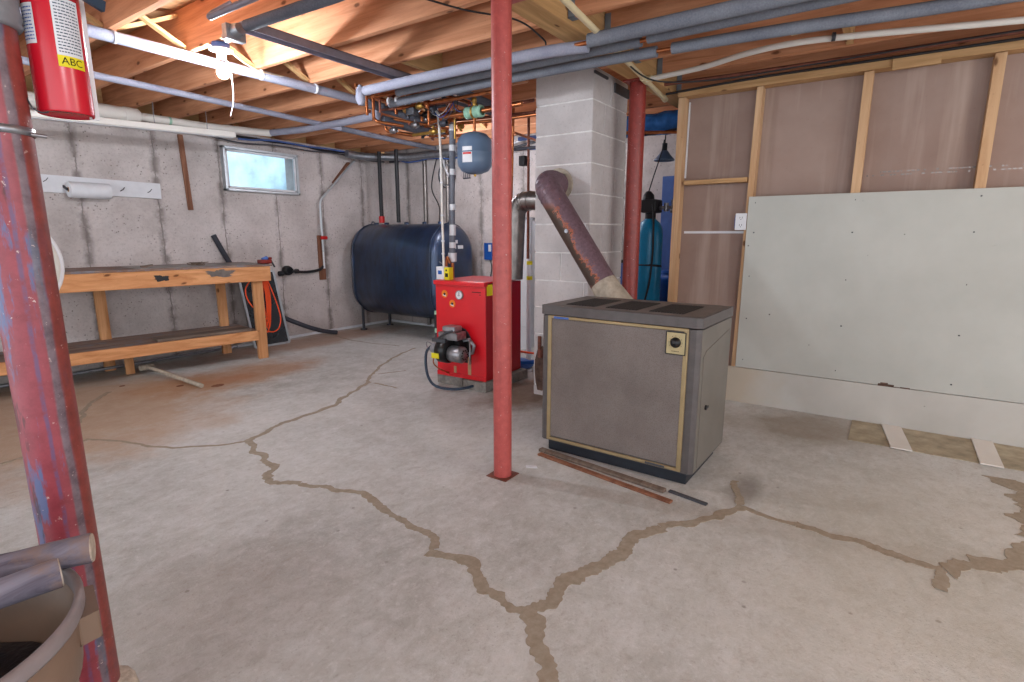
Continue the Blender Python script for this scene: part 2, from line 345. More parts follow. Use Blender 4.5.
MT['bulb'] = emis('lit_bulb', (0.86, 0.92, 1.0, 1), BULB_STRENGTH)
def screen_mat():
    M = N('dark_insect_mesh', 0.7); v = M.pos(False); a = M.noise(v, 3, 3)
    M.col(M.ramp(a, [(0.3, rgb('#26292e')), (0.7, rgb('#3a3e44'))])); M.b.inputs['Alpha'].default_value = 0.85; return M.m
MT['screen'] = screen_mat()

# ---------------------------------------------------------------- mesh builder
class MB:
    def __init__(s): s.v = []; s.f = []; s.sm = []
    def add(s, vs, fs, smooth=False):
        o = len(s.v); s.v += [Vector(x) for x in vs]; s.f += [tuple(i+o for i in q) for q in fs]; s.sm += [smooth]*len(fs); return s
    def box(s, x0, x1, y0, y1, z0, z1):
        x0, x1 = min(x0, x1), max(x0, x1); y0, y1 = min(y0, y1), max(y0, y1); z0, z1 = min(z0, z1), max(z0, z1)
        v = [(x, y, z) for z in (z0, z1) for y in (y0, y1) for x in (x0, x1)]
        return s.add(v, [(0, 2, 3, 1), (4, 5, 7, 6), (0, 1, 5, 4), (2, 6, 7, 3), (0, 4, 6, 2), (1, 3, 7, 5)])
    def bar(s, p0, p1, w, h, up=(0, 0, 1)):
        p0, p1 = Vector(p0), Vector(p1); d = (p1-p0).normalized(); a = d.cross(Vector(up))
        if a.length < 1e-4: a = d.cross(Vector((1, 0, 0)))
        a.normalize(); b = a.cross(d).normalized()
        v = []
        for p in (p0, p1):
            for i, j in ((-1, -1), (1, -1), (1, 1), (-1, 1)): v.append(p + a*w/2*i + b*h/2*j)
        return s.add(v, [(3, 2, 1, 0), (4, 5, 6, 7), (0, 1, 5, 4), (1, 2, 6, 5), (2, 3, 7, 6), (3, 0, 4, 7)])
    def tube(s, pts, r, seg=12, caps=True):
        pts = [Vector(p) for p in pts]; n = len(pts); rs = r if isinstance(r, (list, tuple)) else [r]*n
        t0 = (pts[1]-pts[0]).normalized(); a = t0.orthogonal().normalized(); rings = []
        for i, p in enumerate(pts):
            t = (pts[min(i+1, n-1)] - pts[max(i-1, 0)]).normalized()
            a = (a - t*a.dot(t)); a = a.normalized() if a.length > 1e-6 else t.orthogonal().normalized()
            b = t.cross(a); rings.append([p + (a*math.cos(k*2*math.pi/seg) + b*math.sin(k*2*math.pi/seg))*rs[i] for k in range(seg)])
        v = [q for g in rings for q in g]; fs = []
        for i in range(n-1):
            for k in range(seg):
                k2 = (k+1) % seg; fs.append((i*seg+k, i*seg+k2, (i+1)*seg+k2, (i+1)*seg+k))
        s.add(v, fs, True)
        if caps:
            s.add(rings[0], [tuple(reversed(range(seg)))]); s.add(rings[-1], [tuple(range(seg))])
        return s
    def cyl(s, p0, p1, r, seg=20, r1=None): return s.tube([p0, p1], [r, r if r1 is None else r1], seg)
    def lathe(s, prof, origin, axis=(0, 0, 1), seg=32):
        o = Vector(origin); t = Vector(axis).normalized(); a = t.orthogonal().normalized(); b = t.cross(a)
        v = []; fs = []
        for (r, h) in prof:
            for k in range(seg):
                th = k*2*math.pi/seg; v.append(o + t*h + (a*math.cos(th)+b*math.sin(th))*max(r, 1e-4))
        for i in range(len(prof)-1):
            for k in range(seg):
                k2 = (k+1) % seg; fs.append((i*seg+k, i*seg+k2, (i+1)*seg+k2, (i+1)*seg+k))
        return s.add(v, fs, True)
    def extrude(s, prof, axis, a0, a1, smooth=False):
        """closed 2-D profile in the two other axes, extruded along axis"""
        n = len(prof); v = []
        for a in (a0, a1):
            for (p, q) in prof:
                v.append({0: (a, p, q), 1: (p, a, q), 2: (p, q, a)}[axis])
        s.add(v, [(i, (i+1) % n, n+(i+1) % n, n+i) for i in range(n)], smooth)
        s.add(v[:n], [tuple(reversed(range(n)))]); s.add(v[n:], [tuple(range(n))]); return s
def smooth_path(pts, k=6):
    pts = [Vector(p) for p in pts]; P = [pts[0]] + pts + [pts[-1]]; out = []
    for i in range(1, len(P)-2):
        a, b, c, d = P[i-1:i+3]
        for j in range(k):
            t = j/k; out.append(0.5*((2*b) + (c-a)*t + (2*a-5*b+4*c-d)*t*t + (3*b-a-3*c+d)*t**3))
    out.append(pts[-1]); return out
def elbow(p0, corner, p1, rad, n=7):
    """polyline p0 -> corner -> p1 with the corner rounded"""
    p0, c, p1 = Vector(p0), Vector(corner), Vector(p1); a = (p0-c).normalized(); b = (p1-c).normalized()
    A = c + a*rad; B = c + b*rad; o = [p0]
    for i in range(n+1):
        t = i/n; o.append(A*(1-t)**2 + c*2*t*(1-t) + B*t*t)
    return o + [p1]
WM = {}
def obj(name, mb, mat, parent=None, bevel=0.0, kind=None, label=None, world=True, pivot=None):
    """one mesh object; vertices are given in world space (or in the parent's space when world=False)"""
    me = bpy.data.meshes.new(name); vs = mb.v
    if parent is None:
        if pivot is None:
            lo = [min(v[i] for v in vs) for i in range(3)]; hi = [max(v[i] for v in vs) for i in range(3)]
            pivot = Vector(((lo[0]+hi[0])/2, (lo[1]+hi[1])/2, lo[2]))
        pivot = Vector(pivot); W = Matrix.Translation(pivot)
    else: W = WM[parent.name]
    inv = W.inverted()
    vv = [tuple(inv @ v) for v in vs] if world else [tuple(v) for v in vs]
    me.from_pydata(vv, [], mb.f); me.validate(); me.update()
    for p, sflag in zip(me.polygons, mb.sm): p.use_smooth = sflag
    me.materials.append(MT[mat])
    o = bpy.data.objects.new(name, me); COL.objects.link(o)
    if parent is None: o.location = pivot
    else: o.parent = parent
    WM[o.name] = W
    if bevel:
        b = o.modifiers.new('bevel', 'BEVEL'); b.width = bevel; b.segments = 2; b.limit_method = 'ANGLE'; b.angle_limit = 0.9
    if kind: o['kind'] = kind
    if label: o['label'] = label
    return o
def thing(name, loc, label, cat, group=None, rz=0):
    o = bpy.data.objects.new(name, None); COL.objects.link(o); o.location = loc; o.rotation_euler = (0, 0, rz)
    o.empty_display_size = 0.1
    WM[o.name] = Matrix.Translation(Vector(loc)) @ Matrix.Rotation(rz, 4, 'Z')
    return tag(o, label, cat, group)
def tag(o, label, cat, group=None):
    o['label'] = label; o['category'] = cat
    if group: o['group'] = group
    return o
def box(*a): return MB().box(*a)

# ================================================================ the setting
ZJ = 2.25; ZT = 2.485
floor = obj('floor', box(-2.5, 5.5, -4.5, 5.96, -0.12, 0), 'floor', kind='structure')
wl = MB()   # wall with the window, along X at Y=5.76, opening for the window
WX0, WX1, WZ0, WZ1 = 3.07, 3.93, 1.655, 2.10
wl.box(-2.5, WX0, 5.76, 5.96, 0, ZJ); wl.box(WX1, 5.5, 5.76, 5.96, 0, ZJ); wl.box(WX0, WX1, 5.76, 5.96, 0, WZ0); wl.box(WX0, WX1, 5.76, 5.96, WZ1, ZJ)
obj('wall_left', wl, 'wallA', kind='structure')
obj('wall_back', box(5.3, 5.5, -4.5, 5.76, 0, ZT), 'wallB', kind='structure')
ceil = obj('ceiling', box(-2.5, 5.5, -4.5, 5.96, ZT, ZT+0.02), 'ply', kind='structure')
jx = [1.73 + 0.411*k for k in range(-9, 9)]
for x in jx:
    if 3.3 < x < 4.0:
        obj('joist', box(x, x+0.038, 2.22, 5.9, ZJ, ZT), 'joist', ceil, bevel=0.003)
        obj('joist', box(x, x+0.038, 1.58, 1.66, ZJ, ZT), 'joist', ceil)
    else:
        obj('joist', box(x, x+0.038, 1.58, 5.9, ZJ, ZT), 'joist', ceil, bevel=0.003)
    obj('joist', box(x, x+0.038, -4.4, 1.43, ZJ, ZT), 'joist', ceil, bevel=0.003)
    if x > 1.5:   # joist hangers where the joists meet the beam
        h = MB(); h.box(x-0.003, x, 1.395, 1.43, ZJ-0.003, ZJ+0.14); h.box(x+0.038, x+0.041, 1.395, 1.43, ZJ-0.003, ZJ+0.14); h.box(x-0.003, x+0.041, 1.395, 1.43, ZJ-0.004, ZJ-0.001)
        obj('joist_hanger', h, 'bluegrey', ceil)
for i in range(len(jx)-1):
    x0, x1 = jx[i]+0.038, jx[i+1]
    if x0 < 0.4: continue
    for (yy, a, b) in ((3.52, ZT-0.03, ZJ+0.02), (3.58, ZJ+0.02, ZT-0.03)):
        obj('bridging', MB().bar((x0, yy, a), (x1, yy, b), 0.038, 0.019), 'joistx', ceil)
obj('blocking', box(3.413, 3.784, 0.30, 0.335, ZJ+0.002, ZT), 'joistx', ceil)
for (xa, yb) in ((2.56, 2.62), (2.97, 2.9)):
    obj('blocking', box(xa+0.038, xa+0.411, yb, yb+0.038, ZJ+0.01, ZT), 'joistx', ceil)
obj('rim_board', box(-2.5, 5.5, 5.902, 5.94, ZJ, ZT), 'joistx', ceil)
# beam carried by the posts
tag(obj('support_beam', box(-1.5, 5.25, 1.435, 1.575, 2.225, ZT-0.001), 'joistx', bevel=0.003), 'thick built-up timber beam running over the tops of the red steel posts', 'beam')

# ---- framed partition on the right (structure): drywall, studs, plates
wr = obj('wall_right', box(4.195, 4.21, -3.5, 1.38, 0.0, 2.175), 'paperback', kind='structure')
for y in (1.335, 0.835, 0.205, -0.395, -1.0, -1.6):
    if y == 0.835:
        b_ = MB(); b_.bar((4.15, 0.835, 2.172), (4.15, 0.86, 0.02), 0.038, 0.089, (1, 0, 0)); obj('stud', b_, 'stud', wr)
    else:
        obj('stud', box(4.107, 4.194, y-0.004, y+0.046, 0.02, 2.172), 'stud', wr, bevel=0.002)
obj('top_plate', box(4.10, 4.21, -3.5, 1.385, 2.176, 2.225), 'studh', wr, bevel=0.003)
obj('bottom_plate', box(4.107, 4.195, -3.5, 1.36, 0.0, 0.02), 'studh', wr)
obj('nogging', box(4.107, 4.185, 0.87, 1.31, 1.565, 1.595), 'studh', wr, bevel=0.002)
obj('nailing_block', box(4.085, 4.107, -0.115, 0.115, 2.155, 2.218), 'studh', wr, bevel=0.002)
obj('drywall_joint', box(4.190, 4.196, 0.87, 1.31, 1.215, 1.232), 'white', wr, label='white taped horizontal drywall joint')
obj('plaster_bead', MB().bar((4.188, 1.322, 2.15), (4.188, 1.325, 1.62), 0.010, 0.012, (1, 0, 0)), 'white', wr, label='white plaster squeezed out beside the end stud')
st_ = random.Random(5); pm = MB(); yy = 0.18
for row in (1.585, 1.565):
    yy = 0.18
    while yy > -0.95:
        ln = st_.uniform(0.006, 0.02)
        if st_.random() < 0.72: pm.box(4.1942, 4.1952, yy-ln, yy, row, row+0.008)
        yy -= ln+0.007
obj('stamped_print', pm, 'galvflue', wr, label='faint row of stamped print on the drywall paper')
# lower strip of board
obj('baseboard_right', box(4.085, 4.105, -3.5, 0.905, 0.0, 0.258), 'base', kind='structure', bevel=0.002)
# big white board leaning flat on the studs
wb = thing('wall_board', (4.09, -0.4, 0.26), 'large smooth white wallboard sheet fixed across the lower studs of the right wall', 'board')
obj('sheet', box(4.088, 4.104, -1.9, 0.845, 0.261, 1.462), 'panel', wb, bevel=0.002)
scr = MB()
for y in (0.80, 0.22, -0.38, -0.98):
    for z in (0.32, 0.62, 0.92, 1.22, 1.42): scr.cyl((4.0885, y+random.uniform(-.01, .01), z), (4.0872, y, z), 0.004, 8)
obj('screw_head', scr, 'darksteel', wb)
cn = MB()
for k, (y, z, a, b) in enumerate(((-0.065, 0.262, 0.085, 0.022), (-0.055, 0.275, 0.04, 0.012), (-0.125, 0.252, 0.04, 0.018), (-0.165, 0.258, 0.05, 0.014))): cn.box(4.0855, 4.0882, y-a/2, y+a/2, z-b/2, z+b/2)
obj('chipped_edge', cn, 'patch', wb, label='chipped brown hole in the joint below the sheet')
# outlet
ot = thing('wall_outlet', (4.1, 0.887, 1.24), 'white duplex power outlet on the stud beside the white board', 'outlet')
obj('cover_plate', box(4.094, 4.102, 0.85, 0.925, 1.238, 1.352), 'outlet', ot, bevel=0.003)
for zc in (1.27, 1.32):
    rc = MB().cyl((4.094, 0.887, zc), (4.0905, 0.887, zc), 0.018, 20); soc = obj('receptacle', rc, 'outlet', ot)
    sl = MB(); sl.box(4.0895, 4.0905, 0.878, 0.881, zc-0.003, zc+0.008); sl.box(4.0895, 4.0905, 0.893, 0.896, zc-0.003, zc+0.008); sl.cyl((4.0905, 0.887, zc-0.010), (4.0895, 0.887, zc-0.010), 0.0028, 10)
    obj('slot', sl, 'black', soc)
obj('junction_box', box(4.1025, 4.17, 0.892, 0.93, 1.25, 1.34), 'bluecol', ot)
# trench with pale boards at the foot of the right wall
obj('trim_1', box(3.665, 4.084, -1.3, 0.09, 0.0005, 0.004), 'dirt', kind='structure')
for (y0, y1, sl) in ((-0.172, -0.070, -0.05), (-0.613, -0.517, 0.003)):
    first = y0 > -0.3
    tag(obj('floor_strip', MB().extrude([(3.645, y0+sl), (4.083, y0), (4.083, y1), (3.645, y1+sl)], 2, 0.0045, 0.012), 'pvc', bevel=0.001),
        'pale flat floor strip, %s' % ('nearer the brown furnace' if first else 'nearer the right edge of the photo'), 'board', 'pale strips across the dirty floor gutter')
# white line at the foot of the walls
tr = MB(); tr.box(-0.5, 5.28, 5.735, 5.76, 0, 0.028); obj('trim_2', tr, 'white', kind='structure')
obj('trim_3', box(5.275, 5.30, 2.3, 5.735, 0, 0.028), 'white', kind='structure')

# ---- window
win = obj('window_1', MB().box(WX0, WX1, 5.70, 5.765, WZ0, WZ0+0.025).box(WX0, WX1, 5.70, 5.765, WZ1-0.025, WZ1).box(WX0, WX0+0.025, 5.70, 5.765, WZ0, WZ1).box(WX1-0.025, WX1, 5.70, 5.765, WZ0, WZ1), 'alu', kind='structure', bevel=0.003)
obj('sash', MB().box(WX0+0.03, WX1-0.03, 5.715, 5.74, WZ0+0.028, WZ0+0.05).box(WX0+0.03, WX1-0.03, 5.715, 5.74, WZ1-0.05, WZ1-0.028).box(WX0+0.028, WX0+0.05, 5.715, 5.74, WZ0+0.03, WZ1-0.03).box(WX1-0.05, WX1-0.028, 5.715, 5.74, WZ0+0.03, WZ1-0.03), 'white', win, bevel=0.002)
obj('pane', box(WX0+0.05, WX1-0.05, 5.726, 5.730, WZ0+0.05, WZ1-0.05), 'glass', win)
wprof = []
wm = MB()
for k in range(21):
    th = math.pi*k/20; wprof.append((3.5 - 0.62*math.cos(th), 5.97 + 0.62*math.sin(th)))
inner = wprof; outer = [(3.5 + (x-3.5)*1.02, 5.97 + (y-5.97)*1.02) for x, y in wprof]
for k in range(20):
    wm.extrude([inner[k], inner[k+1], outer[k+1], outer[k]], 2, 1.40, 2.55)
wm.box(2.8, 4.2, 5.97, 6.6, 1.36, 1.40)
obj('trim_4', wm, 'well', kind='structure')

# ---- floor cracks (filled, part of the floor)
CR = [
 ([(1.059,3.839),(1.195,3.587),(1.293,3.284),(1.48,3.093),(1.604,3.024)], .018),
 ([(1.604,3.024),(1.739,3.092),(1.971,3.15),(2.297,3.165),(2.515,3.275),(2.911,3.453)], .030),
 ([(2.911,3.453),(3.164,3.679),(3.57,3.925),(3.918,4.074),(4.132,4.126)], .022),
 ([(2.914,3.395),(2.917,3.128)], .016), ([(3.13,3.602),(3.369,3.512)], .012), ([(4.086,5.44),(4.022,4.873),(4.11,4.348)], .012),
 ([(1.604,3.024),(1.555,2.855),(1.517,2.664),(1.49,2.544),(1.405,2.497),(1.358,2.386),(1.442,2.264)], .036),
 ([(1.442,2.264),(1.499,2.107),(1.534,1.966),(1.508,1.798),(1.468,1.596),(1.474,1.462),(1.387,1.346)], .030),
 ([(1.387,1.346),(1.408,1.178),(1.335,1.064),(1.311,0.914),(1.319,0.86)], .040),
 ([(1.319,0.86),(1.249,0.792),(1.186,0.709),(1.1,0.65),(0.99,0.552)], .046),
 ([(1.319,0.86),(1.388,0.821),(1.493,0.808),(1.618,0.778),(1.768,0.726),(1.892,0.742),(2.058,0.661)], .048),
 ([(2.058,0.661),(2.221,0.555),(2.452,0.438)], .036),
 ([(2.452,0.438),(2.413,0.322),(2.404,0.204)], .022), ([(2.404,0.204),(2.407,0.09),(2.396,-0.035),(2.379,-0.155),(2.382,-0.282)], .034),
 ([(2.382,-0.282),(2.457,-0.411),(2.629,-0.516),(2.885,-0.627)], .075), ([(2.367,-0.281),(2.21,-0.256)], .03),
 ([(2.452,0.438),(2.556,0.456),(2.70,0.5)], .028), ([(3.498,-0.623),(3.256,-0.65),(2.823,-0.62)], .11),
 ([(1.101,4.073),(1.311,4.584),(1.557,4.888)], .024), ([(0.672,3.79),(0.778,3.801),(0.88,3.776),(1.06,3.84)], .018)]
for k, (pl, wd) in enumerate(CR):
    wd = wd*1.5
    P3 = smooth_path([(x, y, 0) for x, y in pl], 14); mb = MB(); L = []; R_ = []
    # densify to about 1.5 cm
    Q = [P3[0]]
    for p in P3[1:]:
        n = max(1, int((p-Q[-1]).length/0.014)); q0 = Q[-1].copy()
        for j in range(1, n+1): Q.append(q0.lerp(p, j/n))
    for i, p in enumerate(Q):
        t = (Q[min(i+1, len(Q)-1)] - Q[max(i-1, 0)]).normalized(); a = Vector((-t.y, t.x, 0))
        cc = a*noise.noise(Vector((p.x*9, p.y*9, k)))*wd*0.55 + a*noise.noise(Vector((p.x*3, p.y*3, k+5)))*0.03
        hw = wd/2*(0.8 + 0.5*noise.noise(Vector((p.x*14, p.y*14, 3.3+k))) + 0.45*noise.noise(Vector((p.x*60, p.y*60, 1.3+k)))); hw2 = wd/2*(0.8 + 0.5*noise.noise(Vector((p.x*17, p.y*17, 9.3+k))) + 0.45*noise.noise(Vector((p.x*55, p.y*55, 7.3+k))))
        endf = 1.0
        L.append(p + cc + a*hw*endf); R_.append(p + cc - a*hw2*endf)
    n = len(Q); zt = 0.0012 + 0.00008*k
    v = [(*q[:2], zt) for q in L] + [(*q[:2], zt) for q in R_] + [(*q[:2], -0.004) for q in L] + [(*q[:2], -0.004) for q in R_]
    fs = []
    for i in range(n-1):
        fs += [(n+i, n+i+1, i+1, i), (i, i+1, 2*n+i+1, 2*n+i), (n+i+1, n+i, 3*n+i, 3*n+i+1)]
    mb.add(v, fs); obj('crack_filler', mb, 'crack', floor)

# ================================================================ red steel posts
def post(x, y, rad, z1, mat, label, plate=True):
    t = thing('steel_post', (x, y, 0), label, 'post')
    obj('column', MB().tube([(x, y, 0.0), (x, y, z1*0.33), (x, y, z1*0.66), (x, y, z1)], rad, 32), mat, t)
    if plate:
        obj('top_plate', box(x-0.10, x+0.10, y-0.07, y+0.07, z1, z1+0.008), mat, t)
        obj('base_plate', box(x-0.060, x+0.060, y-0.060, y+0.060, 0, 0.004), 'oldcopper', t)
    return t
p1 = post(0.357, 1.5, 0.053, 2.217, 'post1', 'scratched red steel post in the left foreground beside the brown bin', False)
fr = MB(); fr.lathe([(0.001, 0.115), (0.07, 0.112), (0.088, 0.09), (0.10, 0.0)], (0.357, 1.5, 0), seg=14)
for i, q in enumerate(fr.v):
    q += Vector((noise.noise(q*18), noise.noise(q*18+Vector((5, 5, 5))), 0))*0.02
obj('concrete_footing', fr, 'logend', p1)
p2 = post(2.094, 1.506, 0.0455, 2.217, 'post2', 'red steel post in the middle of the floor in front of the red boiler', True)
p3 = post(3.735, 1.54, 0.056, 2.217, 'post3', 'dark red steel post behind the block chimney beside the blue tank', True)

# fittings on the left post: hose clamp, cloth tape, extinguisher
hc = thing('hose_clamp', (0.357, 1.5, 1.40), 'silver metal band clamp round the left post below the red extinguisher', 'clamp')
obj('band', MB().lathe([(0.0535, -0.008), (0.0555, -0.008), (0.0555, 0.008), (0.0535, 0.008)], (0.357, 1.5, 1.405), seg=32), 'galv', hc)
obj('worm_screw', MB().cyl((0.395, 1.458, 1.40), (0.420, 1.456, 1.399), 0.004, 10), 'steel', hc)
tp = MB(); pf = [(0.054, 1.598), (0.060, 1.60), (0.064, 1.606), (0.061, 1.612), (0.065, 1.62), (0.061, 1.64), (0.066, 1.68), (0.062, 1.72), (0.054, 1.73)]
tp.lathe([(r_, z_-1.5) for r_, z_ in pf], (0.357, 1.5, 1.5), seg=32)
tag(obj('tape_wrap', tp, 'tape'), 'grey cloth tape wrapped round the top of the left post', 'tape')
EX, EY = 0.470, 1.488
ex = thing('fire_extinguisher', (EX, EY, 1.45), 'red fire extinguisher cylinder strapped to the left post near the ceiling', 'fire extinguisher')
er = 0.049
obj('cylinder', MB().lathe([(0.001, 0.004), (er*0.93, 0.004), (er*0.96, 0.0), (er*0.99, 0.001), (er, 0.004), (er, 0.29), (er*0.95, 0.315), (er*0.75, 0.335), (er*0.4, 0.35), (0.001, 0.352)], (EX, EY, 1.452), seg=40), 'ext', ex)
def wrap_label(cx, cy, rad, a0, a1, z0, z1, n=14):
    mb = MB(); v = []; th = 0.0008
    for j, z in enumerate((z0, z1)):
        for k in range(n+1):
            a = a0 + (a1-a0)*k/n; v.append((cx+rad*math.cos(a), cy+rad*math.sin(a), z))
    mb.add(v, [(k, k+1, n+1+k+1, n+1+k) for k in range(n)], True); return mb
# direction of the camera seen from the extinguisher
ac = math.atan2(-EY, -EX)
lab = obj('instruction_label', wrap_label(EX, EY, er+0.0008, ac-0.02, ac+0.98, 1.562, 1.672), 'white', ex)
obj('class_label', wrap_label(EX, EY, er+0.0009, ac-0.02, ac+0.98, 1.540, 1.562), 'yellow', ex)
lab2 = obj('service_label', wrap_label(EX, EY, er+0.0008, ac-1.35, ac-0.66, 1.580, 1.655), 'white', ex)
def print_lines(a0, a1, z0, z1, n, par, rad):
    mb = MB()
    for i in range(n):
        z = z1 - (z1-z0)*(i+0.5)/n; b0 = a0; 
        while b0 < a1-0.03:
            ln = random.uniform(0.05, 0.16); b1 = min(b0+ln, a1)
            seg = wrap_label(EX, EY, rad, b0, b1, z-0.0011, z+0.0011, 3); o = len(mb.v); mb.v += seg.v; mb.f += [tuple(q+o for q in ff) for ff in seg.f]; mb.sm += seg.sm
            b0 = b1 + 0.03
    return mb
obj('printed_text', print_lines(ac+0.06, ac+0.9, 1.566, 1.668, 17, ex, er+0.0013), 'printink', lab)
obj('printed_text', print_lines(ac-1.30, ac-0.72, 1.585, 1.65, 10, ex, er+0.0013), 'blue', lab2)
def text_mesh(s, size, ext=0.0006):
    cu = bpy.data.curves.new('t', 'FONT'); cu.body = s; cu.size = size; cu.extrude = ext; cu.align_x = 'CENTER'; cu.align_y = 'CENTER'
    o = bpy.data.objects.new('t', cu); COL.objects.link(o); dg = bpy.context.evaluated_depsgraph_get()
    me = bpy.data.meshes.new_from_object(o.evaluated_get(dg)); vs_ = [v.co.copy() for v in me.vertices]; fs_ = [tuple(p.vertices) for p in me.polygons]
    bpy.data.objects.remove(o); bpy.data.curves.remove(cu); bpy.data.meshes.remove(me); return vs_, fs_
tv, tf = text_mesh('ABC', 0.0195)
mb = MB(); 
mb.add([(EX+(er+0.0014)*math.cos(ac+0.47+v.x/er), EY+(er+0.0014)*math.sin(ac+0.47+v.x/er), 1.551+v.y) for v in tv], tf)
obj('lettering', mb, 'inkblack', ex, label='black letters ABC')
br = MB(); br.bar((0.42, 1.43, 1.675), (0.50, 1.425, 1.69), 0.010, 0.024); br.bar((0.50, 1.425, 1.69), (0.548, 1.44, 1.678), 0.010, 0.022)
obj('bracket_strap', br, 'blueblack', ex)
bk = MB(); bk.bar((EX+0.0515, EY+0.004, 1.452), (EX+0.0515, EY+0.004, 1.70), 0.005, 0.018, (1, 0, 0)); obj('mounting_rail', bk, 'white', ex)
wf = MB().tube(smooth_path([(0.402, 1.475, 1.475), (0.408, 1.47, 1.455), (0.420, 1.465, 1.447), (0.432, 1.465, 1.450)]), 0.0015, 6); obj('wire_clip', wf, 'darksteel', ex)

# off-white curved shade hanging on the far side of the left post
sh = MB(); nseg = 16; cx, cy, cz = 0.334, 1.60, 1.135; v = []; fs = []
for i in range(9):
    a = math.pi/2*i/8
    for k in range(nseg+1):
        b = -1.45 + 2.6*k/nseg
        v.append((cx + 0.125*math.sin(a)*math.cos(b)*0.95, cy + 0.05*math.cos(a), cz + 0.125*math.sin(a)*math.sin(b)*0.95))
for i in range(8):
    for k in range(nseg): fs.append((i*(nseg+1)+k, i*(nseg+1)+k+1, (i+1)*(nseg+1)+k+1, (i+1)*(nseg+1)+k))
sh.add(v, fs, True)
sho = obj('plastic_cover', sh, 'shade'); sm_ = sho.modifiers.new('solid', 'SOLIDIFY'); sm_.thickness = 0.004
tag(sho, 'off-white curved plastic cover hung behind the left red post', 'plastic cover')
obj('rim', MB().tube([(cx + 0.119*math.cos(-1.45+2.6*k/20), cy, cz + 0.119*math.sin(-1.45+2.6*k/20)) for k in range(21)], 0.004, 8), 'white', sho)

# ================================================================ brown bin with poles
BX, BY = 0.035, 1.16
bn = thing('plastic_bin', (BX, BY, 0), 'large round brown plastic bin at the lower left corner', 'bin')
obj('body', MB().lathe([(0.001, 0.004), (0.175, 0.0), (0.182, 0.01), (0.219, 0.46), (0.226, 0.465), (0.228, 0.475), (0.236, 0.575), (0.228, 0.575), (0.208, 0.46), (0.170, 0.02), (0.001, 0.02)], (BX, BY, 0), seg=64), 'bin', bn)
obj('rim', MB().lathe([(0.229, 0.572), (0.229, 0.594), (0.232, 0.599), (0.239, 0.600), (0.243, 0.596), (0.243, 0.578), (0.240, 0.572), (0.237, 0.574)], (BX, BY, 0), seg=64), 'binrim', bn)
ha = math.radians(-13); hd = Vector((math.cos(ha), math.sin(ha), 0)); hp = Vector((BX, BY, 0)) + hd*0.225; hs = Vector((-hd.y, hd.x, 0))
hb = MB()
a_ = [hp - hs*0.055, hp + hd*0.032 - hs*0.046, hp + hd*0.032 + hs*0.046, hp + hs*0.055]
hb.extrude([(q.x, q.y) for q in a_], 2, 0.515, 0.565)
obj('handle', hb, 'bin', bn, bevel=0.005)
cb = MB(); gr = 14; v = []; fs = []
for i in range(gr):
    for j in range(gr):
        aa = 2*math.pi*j/gr; rr_ = 0.205*i/(gr-1); x = BX+rr_*math.cos(aa); y = BY+rr_*math.sin(aa)
        v.append((x, y, 0.455 + 0.05*noise.noise(Vector((x*9, y*9, 0)))))
for i in range(gr-1):
    for j in range(gr): j2 = (j+1) % gr; fs.append((i*gr+j, i*gr+j2, (i+1)*gr+j2, (i+1)*gr+j))
cb.add(v, fs, True)
tag(obj('bin_liner', cb, 'darkcontents'), 'dark crumpled plastic lying inside the brown bin', 'liner')
def pole(p0, p1, r0, label):
    t = thing('wooden_pole', tuple(Vector(p1)-Vector((0, 0, r0))), label, 'pole', 'grey poles across the bin')
    P = [Vector(p0).lerp(Vector(p1), k/10) for k in range(11)]
    P = [q + Vector((0, 0, 0.003*noise.noise(q*6))) for q in P]
    obj('shaft', MB().tube(P, [r0*(1+0.05*math.sin(k*2.1)) for k in range(11)], 18, True), 'log', t)
    d = (P[-1]-P[-2]).normalized(); obj('cut_end', MB().cyl(P[-1], P[-1]+d*0.002, r0*0.98, 18), 'logend', t)
pole((-0.18, 1.385, 0.627), (0.306, 1.160, 0.630), 0.026, 'grey weathered pole across the bin, the longer one reaching past the rim')
pole((-0.21, 1.20, 0.622), (0.246, 1.118, 0.628), 0.0245, 'grey weathered pole across the bin, the shorter one, pale cut end inside the rim')

# ================================================================ block chimney
ch = obj('block_chimney', box(3.405, 3.955, 1.715, 2.145, 0.0, 2.28), 'mortar', pivot=(3.68, 1.93, 0))
tag(ch, 'whitewashed concrete block chimney standing behind the brown furnace', 'chimney')
bl = MB()
for k in range(13):
    z0, z1 = max(0.002, 0.004-0.12 + k*0.2), min(0.194-0.12 + k*0.2, 2.279)
    if z1 <= z0+0.01: continue
    full = k % 2 == 0
    if k > 6: bl.box(3.40, 3.41, 1.71, 2.15, z0, z1)
    else:
        ys = 1.745 if full else 1.93
        bl.box(3.40, 3.41, 1.71, ys-0.004, z0, z1); bl.box(3.40, 3.41, ys+0.004, 2.15, z0, z1)
    xs = [3.411, 3.59, 3.79, 3.95] if full else [3.411, 3.68, 3.95]
    for yy0, yy1 in ((1.71, 1.72), (2.14, 2.15)):
        for a, b in zip(xs, xs[1:]):
            bl.box(a+(0.004 if a > 3.42 else 0), b-(0.004 if b < 3.94 else 0), yy0, yy1, z0, z1)
    bl.box(3.95, 3.96, 1.71, 2.15, z0, z1)
obj('blockwork', bl, 'block', ch, bevel=0.003)
pt = MB(); prof = []
for k in range(18):
    a = 2*math.pi*k/18; rr_ = 0.9 + 0.25*noise.noise(Vector((math.cos(a)*2, math.sin(a)*2, 4)))
    prof.append((2.082 + 0.062*math.cos(a)*rr_, 0.21 + 0.20*math.sin(a)*rr_))
pt.extrude(prof, 0, 3.392, 3.402); obj('broken_patch', pt, 'patch', ch, label='dark broken patch low on the front corner')
